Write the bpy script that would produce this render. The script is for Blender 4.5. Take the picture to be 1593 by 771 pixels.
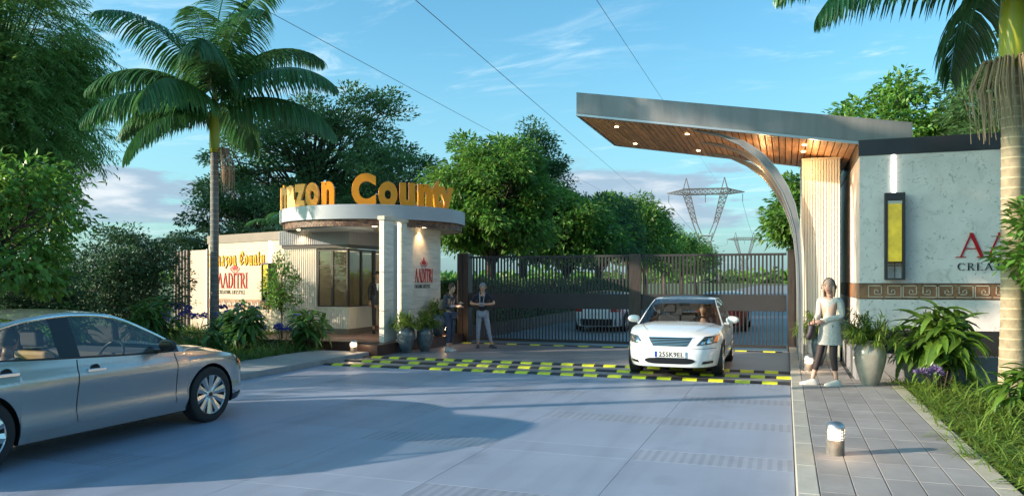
import bpy, bmesh, math, random
import numpy as np
from mathutils import Vector, Matrix
for _o in list(bpy.data.objects): bpy.data.objects.remove(_o)
SC = bpy.context.scene
COL = SC.collection
PI = math.pi
R = math.radians
# ---------------------------------------------------------------- camera
cam_d = bpy.data.cameras.new('camera'); cam = bpy.data.objects.new('camera', cam_d); COL.objects.link(cam)
cam.location = (0, 0, 1.8); cam.rotation_euler = (R(90), 0, R(19.538))
cam_d.sensor_width = 36; cam_d.lens = 1200/1593*36; cam_d.shift_y = 49.5/1593
cam_d.clip_start = .1; cam_d.clip_end = 6000
SC.camera = cam
# ---------------------------------------------------------------- light
SUN_EL = 16.0; SUN_AZ = (-.845, -.535)      # horizontal direction towards the sun
sun_d = bpy.data.lights.new('sun', 'SUN'); sun_d.energy = 3.7; sun_d.angle = R(.6); sun_d.color = (1, .83, .64)
sun = bpy.data.objects.new('sun', sun_d); COL.objects.link(sun)
_sd = Vector((SUN_AZ[0]*math.cos(R(SUN_EL)), SUN_AZ[1]*math.cos(R(SUN_EL)), math.sin(R(SUN_EL))))
sun.rotation_euler = _sd.to_track_quat('Z', 'Y').to_euler()
SC.view_settings.view_transform = 'Standard'; SC.view_settings.look = 'None'
SC.view_settings.exposure = 1.28; SC.view_settings.gamma = 1
SC.render.engine = 'CYCLES'
SC.cycles.use_denoising = True
SC.cycles.max_bounces = 8; SC.cycles.transparent_max_bounces = 16
SC.cycles.sample_clamp_indirect = 6
W = bpy.data.worlds.new("World"); SC.world = W; W.use_nodes = True
def build_world():
    nt = W.node_tree; N = nt.nodes; L = nt.links; N.clear()
    out = N.new('ShaderNodeOutputWorld'); bg = N.new('ShaderNodeBackground'); bg.inputs[1].default_value = .15
    sky = N.new('ShaderNodeTexSky'); sky.sky_type = 'NISHITA'; sky.sun_disc = False
    sky.sun_elevation = R(SUN_EL); sky.sun_rotation = math.atan2(SUN_AZ[0], SUN_AZ[1]) % (2*PI)
    sky.air_density = 1.0; sky.dust_density = 2.6; sky.ozone_density = 1.6; sky.altitude = 100
    tc = N.new('ShaderNodeTexCoord'); sep = N.new('ShaderNodeSeparateXYZ'); L.new(tc.outputs['Generated'], sep.inputs[0])
    def M(op, a, b=None, c=None, clamp=False):
        m = N.new('ShaderNodeMath'); m.operation = op; m.use_clamp = clamp
        for i, x in enumerate((a, b, c)):
            if x is None: continue
            if isinstance(x, (int, float)): m.inputs[i].default_value = x
            else: L.new(x, m.inputs[i])
        return m.outputs[0]
    def comb(a, b, c):
        n = N.new('ShaderNodeCombineXYZ')
        for i, x in enumerate((a, b, c)):
            if isinstance(x, (int, float)): n.inputs[i].default_value = x
            else: L.new(x, n.inputs[i])
        return n.outputs[0]
    def noise(v, s, d, r=.55, dist=0):
        n = N.new('ShaderNodeTexNoise'); n.inputs['Scale'].default_value = s; n.inputs['Detail'].default_value = d
        n.inputs['Roughness'].default_value = r; n.inputs['Distortion'].default_value = dist; L.new(v, n.inputs['Vector']); return n.outputs['Fac']
    def ramp(x, a, b): return M('SMOOTHSTEP', x, a, b) if False else mr(x, a, b)
    def mr(x, a, b):
        n = N.new('ShaderNodeMapRange'); n.interpolation_type = 'SMOOTHSTEP'; L.new(x, n.inputs[0])
        n.inputs[1].default_value = a; n.inputs[2].default_value = b; return n.outputs[0]
    def mix(f, a, b, mode='MIX'):
        n = N.new('ShaderNodeMix'); n.data_type = 'RGBA'; n.blend_type = mode
        if isinstance(f, float): n.inputs[0].default_value = f
        else: L.new(f, n.inputs[0])
        for i, x in ((6, a), (7, b)):
            if isinstance(x, tuple): n.inputs[i].default_value = x+(1,)
            else: L.new(x, n.inputs[i])
        return n.outputs[2]
    z = sep.outputs[2]
    zz = M('MAXIMUM', z, 0.0)
    k = M('DIVIDE', 1.0, M('ADD', zz, .16))
    px, py = M('MULTIPLY', sep.outputs[0], k), M('MULTIPLY', sep.outputs[1], k)
    wisp = noise(comb(M('MULTIPLY', px, 1.0), M('MULTIPLY', py, 2.6), 3.7), 2.1, 9, .64, .9)
    big = noise(comb(px, py, 9.1), .9, 3, .5)
    w = M('MULTIPLY', mr(wisp, .50, .78), mr(big, .42, .62), clamp=True)
    # low cumulus bank: stretched noise over a band a few degrees above the horizon
    cv = noise(comb(M('MULTIPLY', sep.outputs[0], 3.2), M('MULTIPLY', sep.outputs[1], 3.2), M('MULTIPLY', z, 15.0)), 1.7, 8, .56)
    band = M('MULTIPLY', mr(z, .035, .085), M('SUBTRACT', 1.0, mr(z, .125, .175)))
    cu = mr(M('ADD', cv, M('MULTIPLY', band, .13)), .57, .66)
    cu = M('MULTIPLY', cu, band)
    skyc = mix(1.0, sky.outputs[0], (.42, .785, .84), 'MULTIPLY')
    hz = M('SUBTRACT', 1.0, mr(z, -.02, .34))
    skyc = mix(M('MULTIPLY', hz, .45), skyc, (1.6, 2.35, 2.65))
    c1 = mix(M('MULTIPLY', w, .75), skyc, (2.6, 3.2, 3.45))
    top = mr(cv, .56, .74)
    cuc = mix(top, (1.15, 1.5, 1.95), (2.6, 2.65, 2.8))
    c2 = mix(M('MULTIPLY', cu, .85), c1, cuc)
    # below the horizon: dull ground tone
    c3 = mix(mr(z, -.03, -.005), (1.0, 1.1, 1.1), c2)
    L.new(c3, bg.inputs[0]); L.new(bg.outputs[0], out.inputs[0])
build_world()

# ---------------------------------------------------------------- object helpers
def tag(o, label=None, cat=None, group=None, kind=None):
    if label: o['label'] = label
    if cat: o['category'] = cat
    if group: o['group'] = group
    if kind: o['kind'] = kind
    return o
WL = {}
def wloc(o):
    if o is None: return Vector((0, 0, 0))
    return Vector(o.location) + wloc(o.parent)
def thing(name, label, cat, loc=(0, 0, 0), rz=0, group=None):
    o = bpy.data.objects.new(name, None); COL.objects.link(o); o.empty_display_size = .2
    o.location = loc; o.rotation_euler = (0, 0, rz); return tag(o, label, cat, group)
def link(name, me, parent=None, loc=None, rot=None, mat=None):
    o = bpy.data.objects.new(name, me); COL.objects.link(o)
    if parent: o.parent = parent
    if loc is not None: o.location = loc
    if rot is not None: o.rotation_euler = rot
    if mat is not None and me is not None:
        me.materials.clear(); me.materials.append(mat)
    return o
def copy_tree(o, parent=None):
    kids = list(o.children)
    c = o.copy(); COL.objects.link(c)
    if parent: c.parent = parent
    for ch in kids: copy_tree(ch, c)
    return c
def npmesh(name, V, F, mat=None, smooth=False):
    """V (n,3), F (m,k) all faces with k corners"""
    V = np.ascontiguousarray(V, dtype=np.float32); F = np.ascontiguousarray(F, dtype=np.int32)
    me = bpy.data.meshes.new(name); n, k = F.shape
    me.vertices.add(len(V)); me.vertices.foreach_set('co', V.ravel())
    me.loops.add(n*k); me.loops.foreach_set('vertex_index', F.ravel())
    me.polygons.add(n); me.polygons.foreach_set('loop_start', np.arange(0, n*k, k, dtype=np.int32))
    try: me.polygons.foreach_set('loop_total', np.full(n, k, dtype=np.int32))
    except Exception: pass
    if smooth: me.polygons.foreach_set('use_smooth', np.ones(n, dtype=bool))
    me.update(calc_edges=True)
    if mat: me.materials.append(mat)
    return me
class MB:
    def __init__(s): s.v = []; s.f = []; s.mi = []; s.cur = 0; s.mats = []
    def add(s, vs, fs):
        b = len(s.v); s.v += [tuple(v) for v in vs]; s.f += [tuple(b+i for i in f) for f in fs]; s.mi += [s.cur]*len(fs)
    def use(s, i): s.cur = i; return s
    def box(s, x0, x1, y0, y1, z0, z1, c=0):
        if x1 < x0: x0, x1 = x1, x0
        if y1 < y0: y0, y1 = y1, y0
        if c <= 0:
            s.add([(x0,y0,z0),(x1,y0,z0),(x1,y1,z0),(x0,y1,z0),(x0,y0,z1),(x1,y0,z1),(x1,y1,z1),(x0,y1,z1)],
                  [(0,3,2,1),(4,5,6,7),(0,1,5,4),(1,2,6,5),(2,3,7,6),(3,0,4,7)])
        else:  # chamfered top edge
            s.add([(x0,y0,z0),(x1,y0,z0),(x1,y1,z0),(x0,y1,z0),(x0,y0,z1-c),(x1,y0,z1-c),(x1,y1,z1-c),(x0,y1,z1-c),
                   (x0+c,y0+c,z1),(x1-c,y0+c,z1),(x1-c,y1-c,z1),(x0+c,y1-c,z1)],
                  [(0,3,2,1),(0,1,5,4),(1,2,6,5),(2,3,7,6),(3,0,4,7),(4,5,9,8),(5,6,10,9),(6,7,11,10),(7,4,8,11),(8,9,10,11)])
    def prism(s, poly, z0, z1):
        n = len(poly)
        s.add([(x,y,z0) for x,y in poly]+[(x,y,z1) for x,y in poly],
              [tuple(range(n-1,-1,-1)), tuple(range(n,2*n))]+[(i,(i+1)%n,n+(i+1)%n,n+i) for i in range(n)])
    def extr(s, poly, d):
        """poly of 3D points, extruded by vector d"""
        n = len(poly); d = Vector(d); q = [Vector(p)+d for p in poly]
        s.add([tuple(p) for p in poly]+[tuple(p) for p in q],
              [tuple(range(n-1,-1,-1)), tuple(range(n,2*n))]+[(i,(i+1)%n,n+(i+1)%n,n+i) for i in range(n)])
    def tube(s, pts, rad, n=6, cap=True):
        pts = [Vector(p) for p in pts]; m = len(pts)
        if not hasattr(rad, '__len__'): rad = [rad]*m
        u = None; vs = []
        for i, p in enumerate(pts):
            t = (pts[min(i+1, m-1)]-pts[max(i-1, 0)]).normalized()
            if u is None: u = t.orthogonal().normalized()
            else: u = (u - t*u.dot(t)); u = u.normalized() if u.length > 1e-6 else t.orthogonal().normalized()
            w = t.cross(u)
            for j in range(n):
                a = 2*PI*j/n; vs.append(p+(u*math.cos(a)+w*math.sin(a))*rad[i])
        fs = [(i*n+j, i*n+(j+1)%n, (i+1)*n+(j+1)%n, (i+1)*n+j) for i in range(m-1) for j in range(n)]
        if cap: fs += [tuple(range(n-1,-1,-1)), tuple((m-1)*n+j for j in range(n))]
        s.add(vs, fs)
    def lathe(s, prof, n=24, c=(0,0,0), a0=0, a1=2*PI, axis='z', cap=True):
        full = abs(a1-a0-2*PI) < 1e-6; k = n if full else n+1; vs = []
        for r, z in prof:
            for j in range(k):
                a = a0+(a1-a0)*j/n; x, y = r*math.cos(a), r*math.sin(a)
                vs.append((c[0]+x, c[1]+y, c[2]+z) if axis == 'z' else (c[0]+z, c[1]+x, c[2]+y))
        fs = []
        for i in range(len(prof)-1):
            for j in range(n):
                j2 = (j+1) % k
                fs.append((i*k+j, i*k+j2, (i+1)*k+j2, (i+1)*k+j))
        if cap and full:
            if prof[0][0] > 1e-6: fs.append(tuple(range(k-1,-1,-1)))
            if prof[-1][0] > 1e-6: fs.append(tuple((len(prof)-1)*k+j for j in range(k)))
        s.add(vs, fs)
    def grid(s, P):
        """P[i][j] points"""
        n, m = len(P), len(P[0])
        s.add([p for row in P for p in row], [(i*m+j, i*m+j+1, (i+1)*m+j+1, (i+1)*m+j) for i in range(n-1) for j in range(m-1)])
    def mesh(s, name, mats=None, smooth=False, off=None):
        me = bpy.data.meshes.new(name)
        v = s.v if off is None else [(x-off[0], y-off[1], z-off[2]) for x, y, z in s.v]
        me.from_pydata(v, [], s.f)
        if mats is not None:
            if not isinstance(mats, (list, tuple)): mats = [mats]
            for m in mats: me.materials.append(m)
            if len(mats) > 1: me.polygons.foreach_set('material_index', s.mi)
        if smooth is not False:
            me.polygons.foreach_set('use_smooth', [True]*len(me.polygons))
            if smooth is not True:
                try: me.set_sharp_from_angle(angle=R(smooth))
                except Exception: pass
        me.update(); return me
    def build(s, name, mats=None, parent=None, smooth=False, world=True, loc=None, fix=True):
        """world: vertices are world coordinates; they are shifted so that the object sits at its parent's base"""
        off = wloc(parent) if (parent is not None and world) else None
        me = s.mesh(name, mats, smooth, off)
        if fix:
            bm = bmesh.new(); bm.from_mesh(me); bmesh.ops.recalc_face_normals(bm, faces=bm.faces); bm.to_mesh(me); bm.free()
        return link(name, me, parent, loc)
def struct(o, label=None):
    o['kind'] = 'structure'
    if label: o['label'] = label
    return o
def herm(pts):
    """monotone cubic through (x, y) points -> function"""
    pts = sorted(pts); xs = [p[0] for p in pts]; ys = [p[1] for p in pts]; n = len(xs)
    d = [(ys[i+1]-ys[i])/(xs[i+1]-xs[i]) for i in range(n-1)]
    m = [d[0]]+[0 if d[i-1]*d[i] <= 0 else 2*d[i-1]*d[i]/(d[i-1]+d[i]) for i in range(1, n-1)]+[d[-1]]
    def f(x):
        if x <= xs[0]: return ys[0]
        if x >= xs[-1]: return ys[-1]
        i = max(j for j in range(n-1) if xs[j] <= x); h = xs[i+1]-xs[i]; t = (x-xs[i])/h
        return (2*t**3-3*t*t+1)*ys[i]+(t**3-2*t*t+t)*h*m[i]+(-2*t**3+3*t*t)*ys[i+1]+(t**3-t*t)*h*m[i+1]
    return f
# ---------------------------------------------------------------- materials
def srgb(r, g, b):
    f = lambda c: (c/255/12.92 if c/255 <= .04045 else ((c/255+.055)/1.055)**2.4)
    return (f(r), f(g), f(b))
MATS = {}
def mat(name, col, rough=.6, metal=0, var=0, vscale=3, col2=None, bump=0, bscale=40, coat=0, spec=.5, emit=None, estr=0, rand=0, stretch=None, island=0, transl=0, wpos=False, detail=6):
    """principled material: optional noise between col and col2, per-object random value, bump"""
    if name in MATS: return MATS[name]
    m = bpy.data.materials.new(name); m.use_nodes = True; nt = m.node_tree; N = nt.nodes; L = nt.links
    b = N['Principled BSDF']; out = N['Material Output']
    b.inputs['Base Color'].default_value = tuple(col)+(1,)
    b.inputs['Roughness'].default_value = rough; b.inputs['Metallic'].default_value = metal
    b.inputs['Specular IOR Level'].default_value = spec
    if coat: b.inputs['Coat Weight'].default_value = coat; b.inputs['Coat Roughness'].default_value = .03
    if emit: b.inputs['Emission Color'].default_value = tuple(emit)+(1,); b.inputs['Emission Strength'].default_value = estr
    cur = None
    tc = N.new('ShaderNodeTexCoord') if not wpos else N.new('ShaderNodeNewGeometry'); vec = tc.outputs['Position' if wpos else 'Object']
    if stretch:
        mp = N.new('ShaderNodeMapping'); mp.inputs['Scale'].default_value = stretch; L.new(vec, mp.inputs[0]); vec = mp.outputs[0]
    if var or col2:
        n = N.new('ShaderNodeTexNoise'); n.inputs['Scale'].default_value = vscale; n.inputs['Detail'].default_value = detail; n.inputs['Roughness'].default_value = .6
        L.new(vec, n.inputs['Vector'])
        mr = N.new('ShaderNodeMapRange'); mr.inputs[1].default_value = .35; mr.inputs[2].default_value = .65; L.new(n.outputs['Fac'], mr.inputs[0])
        mx = N.new('ShaderNodeMix'); mx.data_type = 'RGBA'; L.new(mr.outputs[0], mx.inputs[0])
        c2 = col2 if col2 else tuple(c*(1-var) for c in col)
        c1 = col if col2 else tuple(min(1, c*(1+var)) for c in col)
        mx.inputs[6].default_value = tuple(c1)+(1,); mx.inputs[7].default_value = tuple(c2)+(1,); cur = mx.outputs[2]
    for amt, src in ((rand, 'obj'), (island, 'isl')):
        if not amt: continue
        if src == 'obj': q = N.new('ShaderNodeObjectInfo'); o = q.outputs['Random']
        else: q = N.new('ShaderNodeNewGeometry'); o = q.outputs['Random Per Island']
        mr = N.new('ShaderNodeMapRange'); mr.inputs[3].default_value = 1-amt; mr.inputs[4].default_value = 1+amt; L.new(o, mr.inputs[0])
        hs = N.new('ShaderNodeHueSaturation'); L.new(mr.outputs[0], hs.inputs['Value'])
        if src == 'isl':
            m2 = N.new('ShaderNodeMapRange'); m2.inputs[3].default_value = .485; m2.inputs[4].default_value = .515; 
            L.new(o, m2.inputs[0]); L.new(m2.outputs[0], hs.inputs['Hue'])
        if cur is None: hs.inputs['Color'].default_value = tuple(col)+(1,)
        else: L.new(cur, hs.inputs['Color'])
        cur = hs.outputs[0]
    if cur is not None: L.new(cur, b.inputs['Base Color'])
    if bump:
        n = N.new('ShaderNodeTexNoise'); n.inputs['Scale'].default_value = bscale; n.inputs['Detail'].default_value = 5; L.new(vec, n.inputs['Vector'])
        bp = N.new('ShaderNodeBump'); bp.inputs['Strength'].default_value = bump; bp.inputs['Distance'].default_value = .02
        L.new(n.outputs['Fac'], bp.inputs['Height']); L.new(bp.outputs[0], b.inputs['Normal'])
    if transl:
        t = N.new('ShaderNodeBsdfTranslucent'); ms = N.new('ShaderNodeMixShader'); ms.inputs[0].default_value = transl
        if cur is not None:
            br = N.new('ShaderNodeHueSaturation'); br.inputs['Value'].default_value = 1.5; L.new(cur, br.inputs['Color']); L.new(br.outputs[0], t.inputs[0])
        else: t.inputs[0].default_value = tuple(min(1, c*1.5) for c in col)+(1,)
        L.new(b.outputs[0], ms.inputs[1]); L.new(t.outputs[0], ms.inputs[2]); L.new(ms.outputs[0], out.inputs[0])
    MATS[name] = m; return m
def glass(name, tint=(.5,.55,.55), refl=.9):
    if name in MATS: return MATS[name]
    m = bpy.data.materials.new(name); m.use_nodes = True; nt = m.node_tree; N = nt.nodes; L = nt.links; N.remove(N['Principled BSDF'])
    out = N['Material Output']; t = N.new('ShaderNodeBsdfTransparent'); t.inputs[0].default_value = tuple(tint)+(1,)
    g = N.new('ShaderNodeBsdfGlossy'); g.inputs['Roughness'].default_value = .02; g.inputs[0].default_value = (refl, refl, refl, 1)
    ge = N.new('ShaderNodeNewGeometry'); dt = N.new('ShaderNodeVectorMath'); dt.operation = 'DOT_PRODUCT'; L.new(ge.outputs['Incoming'], dt.inputs[0]); L.new(ge.outputs['Normal'], dt.inputs[1])
    def m_(op, x, y):
        q = N.new('ShaderNodeMath'); q.operation = op
        for i, v in enumerate((x, y)):
            if isinstance(v, (int, float)): q.inputs[i].default_value = v
            elif v is not None: L.new(v, q.inputs[i])
        return q.outputs[0]
    f5 = m_('POWER', m_('SUBTRACT', 1.0, m_('ABSOLUTE', dt.outputs['Value'], None)), 4.0)
    fres = m_('ADD', m_('MULTIPLY', f5, .85), .07)
    ms = N.new('ShaderNodeMixShader')
    L.new(fres, ms.inputs[0]); L.new(t.outputs[0], ms.inputs[1]); L.new(g.outputs[0], ms.inputs[2]); L.new(ms.outputs[0], out.inputs[0])
    MATS[name] = m; return m
def node_edit(m): return m.node_tree.nodes, m.node_tree.links
M_ = {}
def mm(k): return M_[k]
M_['white_trim'] = mat('white_trim', (.62,.60,.56), .5)
M_['steel'] = mat('steel', (.45,.46,.48), .42, 1)
M_['black'] = mat('black_rubber', (.012,.012,.013), .55)
M_['glow_white'] = mat('glow_white', (1,1,1), .5, emit=(1,.9,.74), estr=5)
M_['glow_warm'] = mat('glow_warm', (1,.9,.7), .5, emit=(1,.72,.38), estr=7)
M_['leaf_dark'] = mat('leaf_dark', (.085,.16,.055), .45, island=.45, transl=.45)
M_['leaf_mid'] = mat('leaf_mid', (.105,.215,.035), .45, island=.45, transl=.38)
M_['leaf_bright'] = mat('leaf_bright', (.12,.25,.04), .4, island=.35, transl=.33)
M_['leaf_feather'] = mat('leaf_feather', (.20,.31,.09), .5, island=.4, transl=.60)
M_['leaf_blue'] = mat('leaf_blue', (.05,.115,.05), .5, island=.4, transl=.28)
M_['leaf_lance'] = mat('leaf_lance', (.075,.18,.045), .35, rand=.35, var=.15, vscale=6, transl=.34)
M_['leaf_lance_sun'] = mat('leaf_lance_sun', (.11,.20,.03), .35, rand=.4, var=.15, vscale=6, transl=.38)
M_['leaf_grass'] = mat('leaf_grass', (.15,.225,.035), .4, island=.4, transl=.38)
M_['leaf_grass_dark'] = mat('leaf_grass_dark', (.085,.175,.038), .45, island=.4, transl=.34)
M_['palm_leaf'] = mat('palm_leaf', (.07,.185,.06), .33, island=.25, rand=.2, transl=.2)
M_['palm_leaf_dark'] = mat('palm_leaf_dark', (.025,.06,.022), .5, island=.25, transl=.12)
M_['bark'] = mat('bark', (.07,.055,.042), .9, var=.4, vscale=8, bump=.5, bscale=20)
M_['bark_pale'] = mat('bark_pale', (.14,.13,.11), .9, var=.3, vscale=8, bump=.4, bscale=20)
M_['straw'] = mat('straw', (.33,.24,.14), .8, island=.3)
M_['straw_pink'] = mat('straw_pink', (.40,.25,.17), .8, island=.3)
M_['flower_blue'] = mat('flower_blue', (.11,.14,.50), .6, island=.35, transl=.3)
M_['flower_lilac'] = mat('flower_lilac', (.20,.14,.30), .6, island=.35, transl=.3)
M_['soil'] = mat('soil', (.05,.036,.026), .95, var=.4, vscale=12, bump=.6, bscale=30)
# ================================================================ ground, road, kerbs
g = MB(); g.box(-3000, 3000, -1500, 4500, -1.0, -.03)
struct(g.build('lawn', mat('lawn', (.055,.095,.022), .9, col2=(.085,.12,.035), vscale=.35)))
g = MB(); g.box(-9.25, .085, -12, 21.3, -.5, -.012)
road = struct(g.build('road', mat('road_bed', (.20,.205,.23), .8, var=.12, vscale=2, bump=.2)))
def road_mats():
    m = mat('road_slab', (.25,.29,.385), .5, var=.08, vscale=.55, rand=.05, bump=.10, bscale=90, wpos=True)
    r = mat('road_ribbed_slab', (.245,.275,.35), .55, var=.13, vscale=.55, rand=.05, bump=.05, bscale=90, wpos=True)
    N, L = node_edit(r); b = N['Principled BSDF']
    w = N.new('ShaderNodeTexWave'); tc = N.new('ShaderNodeTexCoord'); w.bands_direction = 'X'; w.inputs['Scale'].default_value = 3.4
    L.new(tc.outputs['Object'], w.inputs['Vector'])
    src = b.inputs['Base Color'].links[0].from_socket
    mx = N.new('ShaderNodeMix'); mx.data_type = 'RGBA'; mx.blend_type = 'MULTIPLY'; mx.inputs[0].default_value = 1
    cr = N.new('ShaderNodeValToRGB'); cr.color_ramp.elements[0].position = .35; cr.color_ramp.elements[0].color = (.88,.88,.89,1); cr.color_ramp.elements[1].position = .6; cr.color_ramp.elements[1].color = (1.06,1.05,1.05,1)
    L.new(w.outputs['Fac'], cr.inputs[0]); L.new(src, mx.inputs[6]); L.new(cr.outputs[0], mx.inputs[7]); L.new(mx.outputs[2], b.inputs['Base Color'])
    bp = N.new('ShaderNodeBump'); bp.inputs['Strength'].default_value = .05
    for q in (m, r):   # tyre tracks and old stains, laid out in the world, running along the road
        N, L = node_edit(q); b = N['Principled BSDF']; src = b.inputs['Base Color'].links[0].from_socket; ge = N.new('ShaderNodeNewGeometry')
        for sc, a, b_, lo in (((1.9, .10, 1), .48, .66, .86), ((1.1, .9, 1), .60, .74, .80)):
            mp = N.new('ShaderNodeMapping'); mp.inputs['Scale'].default_value = sc; L.new(ge.outputs['Position'], mp.inputs[0]); n = N.new('ShaderNodeTexNoise'); n.inputs['Scale'].default_value = 1.3; n.inputs['Detail'].default_value = 6; L.new(mp.outputs[0], n.inputs['Vector'])
            mr = N.new('ShaderNodeMapRange'); mr.inputs[1].default_value = a; mr.inputs[2].default_value = b_; mr.inputs[3].default_value = 1; mr.inputs[4].default_value = lo; L.new(n.outputs['Fac'], mr.inputs[0])
            vm = N.new('ShaderNodeVectorMath'); vm.operation = 'SCALE'; L.new(src, vm.inputs[0]); L.new(mr.outputs[0], vm.inputs['Scale']); src = vm.outputs[0]
        L.new(src, b.inputs['Base Color'])
    return m, r
m_slab, m_rib = road_mats()
rnd = random.Random(5)
wS = 9.3/6
def slab_mesh(nm, w, l, m): q = MB(); q.box(-w/2+.0018, w/2-.0018, -l/2+.0018, l/2-.0018, -.01, 0, .0012); me = q.mesh(nm, m); return me
sl_big = slab_mesh('slab', wS, 1.5, m_slab); sl_rib = slab_mesh('slab_ribbed', wS, .5, m_rib); sl_half = slab_mesh('slab_half', wS, .5, m_slab)
y = 2.2; ri = 0
while y < 13.9:
    for i in range(6):
        x = .075-wS/2-i*wS
        link('slab', sl_big, road, (x, y+.75, 0))
        rib = (i < 1) or ((i*7+ri*3) % 5 in (0, 1) and i < 5)
        link('slab', sl_rib if rib else sl_half, road, (x, y+1.75, 0))
    y += 2.0; ri += 1
m_apron = mat('apron_slab', (.235,.215,.225), .4, var=.12, vscale=.8, wpos=True, rand=.07, bump=.1, bscale=80)
ap = slab_mesh('slab_apron', wS, 1.4, m_apron)
yy = y
while yy < 21.2:
    for i in range(6): link('slab', ap, road, (.075-wS/2-i*wS, yy+.7, 0))
    yy += 1.4
# inner road beyond the gate
g = MB(); g.box(-8.9, 1.2, 21.3, 260, -.5, -.004); struct(g.build('inner_road', mat('asphalt', (.20,.205,.225), .6, var=.12, vscale=1.2, bump=.15)))
m_kerb = mat('kerb_stone', (.40,.375,.33), .7, var=.08, vscale=6, rand=.08, bump=.15, bscale=60)
def kerb_run(x0, x1, ya, yb, h, step, parent=None, m=m_kerb, name='kerb_right'):
    q = MB(); q.box(min(x0,x1)+.012, max(x0,x1)-.012, ya, yb, -.3, h-.02)
    base = struct(q.build(name, m))
    s = MB(); s.box(min(x0,x1), max(x0,x1), .003, step-.003, -.02, h, .008); me = s.mesh('kerb_stone', m)
    yv = ya
    while yv < yb-.01:
        link('kerb_stone', me, base, (0, yv, 0)); yv += step
    return base
kerb_run(.085, .255, 2.5, 20.5, .12, 1.0)
kerb_run(-9.25, -9.40, 3.0, 16.0, .11, 1.0, m=mat('kerb_grey', (.27,.285,.29), .7, var=.08, vscale=6, rand=.06, bump=.1), name='kerb_left')
# right pavement with tiles
g = MB(); g.box(.255, 1.76, 2.0, 14.2, -.3, .108); g.box(.255, 1.3, 14.2, 22, -.3, .108)
side = struct(g.build('pavement', mat('tile_joint', (.07,.068,.072), .9)))
m_tile = mat('paving_tile', (.27,.25,.25), .75, var=.17, vscale=1.3, wpos=True, rand=.09, bump=.2, bscale=120)
q = MB(); q.box(.004, .259, .004, .596, -.01, .0, .003); tl = q.mesh('tile', m_tile)
yv = 3.6; r_ = 0
while yv < 17.4:
    for i in range(5 if yv < 14.0 else 3): link('tile', tl, side, (.257+i*.2635, yv, .12))
    yv += .6
# pale edging strip stones along the planting
m_edge = mat('edging_stone', (.42,.38,.31), .75, var=.1, vscale=6, rand=.1, bump=.15)
q = MB(); q.box(.004, .176, .004, .996, -.06, 0, .004); em = q.mesh('edging', m_edge)
ed = struct(link('edging_strip', None)); 
for i in range(11): link('edging_stone', em, ed, (1.578, 3.2+i, .118))
ed2 = q  # bed right
g = MB(); g.box(1.77, 40, 1, 14.2, -.3, .08); g.box(8.2, 40, 14.2, 40, -.3, .05); struct(g.build('planting_bed_right', M_['soil']))
# left pavement
g = MB(); g.box(-10.75, -9.40, 0, 16.0, -.3, .100); lp = struct(g.build('pavement_left', mat('pave_left', (.25,.26,.27), .6, var=.1, vscale=3, bump=.1)))
q = MB(); q.box(.004, 1.34, .004, .996, -.008, 0, .004); me = q.mesh('pav_slab', mat('pave_left_slab', (.28,.29,.30), .6, var=.08, vscale=3, rand=.06, bump=.1))
for i in range(12): link('paving_slab', me, lp, (-10.745, 4+i, .108))
g = MB(); g.box(-40, -10.75, 0, 22, -.3, .09); struct(g.build('planting_bed_left', M_['soil']))

# ================================================================ speed bumps
m_bb = mat('bump_black', (.022,.023,.028), .55, var=.3, vscale=15, bump=.1); m_by = mat('bump_yellow', (.70,.72,.02), .5, rand=.10, col2=(.48,.50,.04), vscale=5, wpos=True)
def bump_mesh(nm, w, d, h, m):
    q = MB(); prof = [(-d/2,0),(-d*.36,h*.75),(-d*.18,h),(d*.18,h),(d*.36,h*.75),(d/2,0)]
    q.extr([(.003,y_,z_) for y_,z_ in prof], (w-.006,0,0)); return q.mesh(nm, m)
seg = 9.3/41; bk = bump_mesh('black_segment', seg*1.0, .27, .032, m_bb); by = bump_mesh('yellow_segment', seg*1.14, .275, .036, m_by)
names = ('nearest of the three black and yellow speed bumps across the road', 'middle one of the three black and yellow speed bumps', 'third speed bump from the camera, nearest to the gate of the three')
pat = random.Random(2)
for j, (yv, lb) in enumerate(zip((14.15, 14.98, 15.80), names)):
    t = thing('speed_bump', lb, 'speed bump', (-9.22, yv, 0), 0, 'rubber speed bumps across the road')
    i = 0; nxt = (1, 2, 1)[j]
    while i < 41:
        if i == nxt: link('yellow_segment', by, t, (i*seg-.015, 0, 0)); nxt += 3 if pat.random() < .14 else 2
        link('black_segment', bk, t, (i*seg, 0, 0)); i += 1
t = thing('speed_bump', 'thin speed bump with yellow blocks right under the closed gate', 'speed bump', (-8.7, 20.30, 0))
bk2 = bump_mesh('black_low', seg, .16, .02, m_bb); by2 = bump_mesh('yellow_low', seg*1.3, .165, .024, m_by)
for i in range(38):
    link('black_segment', bk2, t, (i*seg, 0, 0))
    if i % 3 == 0: link('yellow_segment', by2, t, (i*seg, 0, 0))

# ================================================================ stroke lettering (broad nib)
def hull(pts):
    pts = sorted(set((round(x, 6), round(y, 6)) for x, y in pts))
    def half(ps):
        o = []
        for p in ps:
            while len(o) > 1 and (o[-1][0]-o[-2][0])*(p[1]-o[-2][1])-(o[-1][1]-o[-2][1])*(p[0]-o[-2][0]) <= 1e-12: o.pop()
            o.append(p)
        return o
    return half(pts)[:-1]+half(pts[::-1])[:-1]
def arc(cx, cy, rx, ry, a, b, n=10): return [(cx+rx*math.cos(R(a+(b-a)*i/n)), cy+ry*math.sin(R(a+(b-a)*i/n))) for i in range(n+1)]
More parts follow.
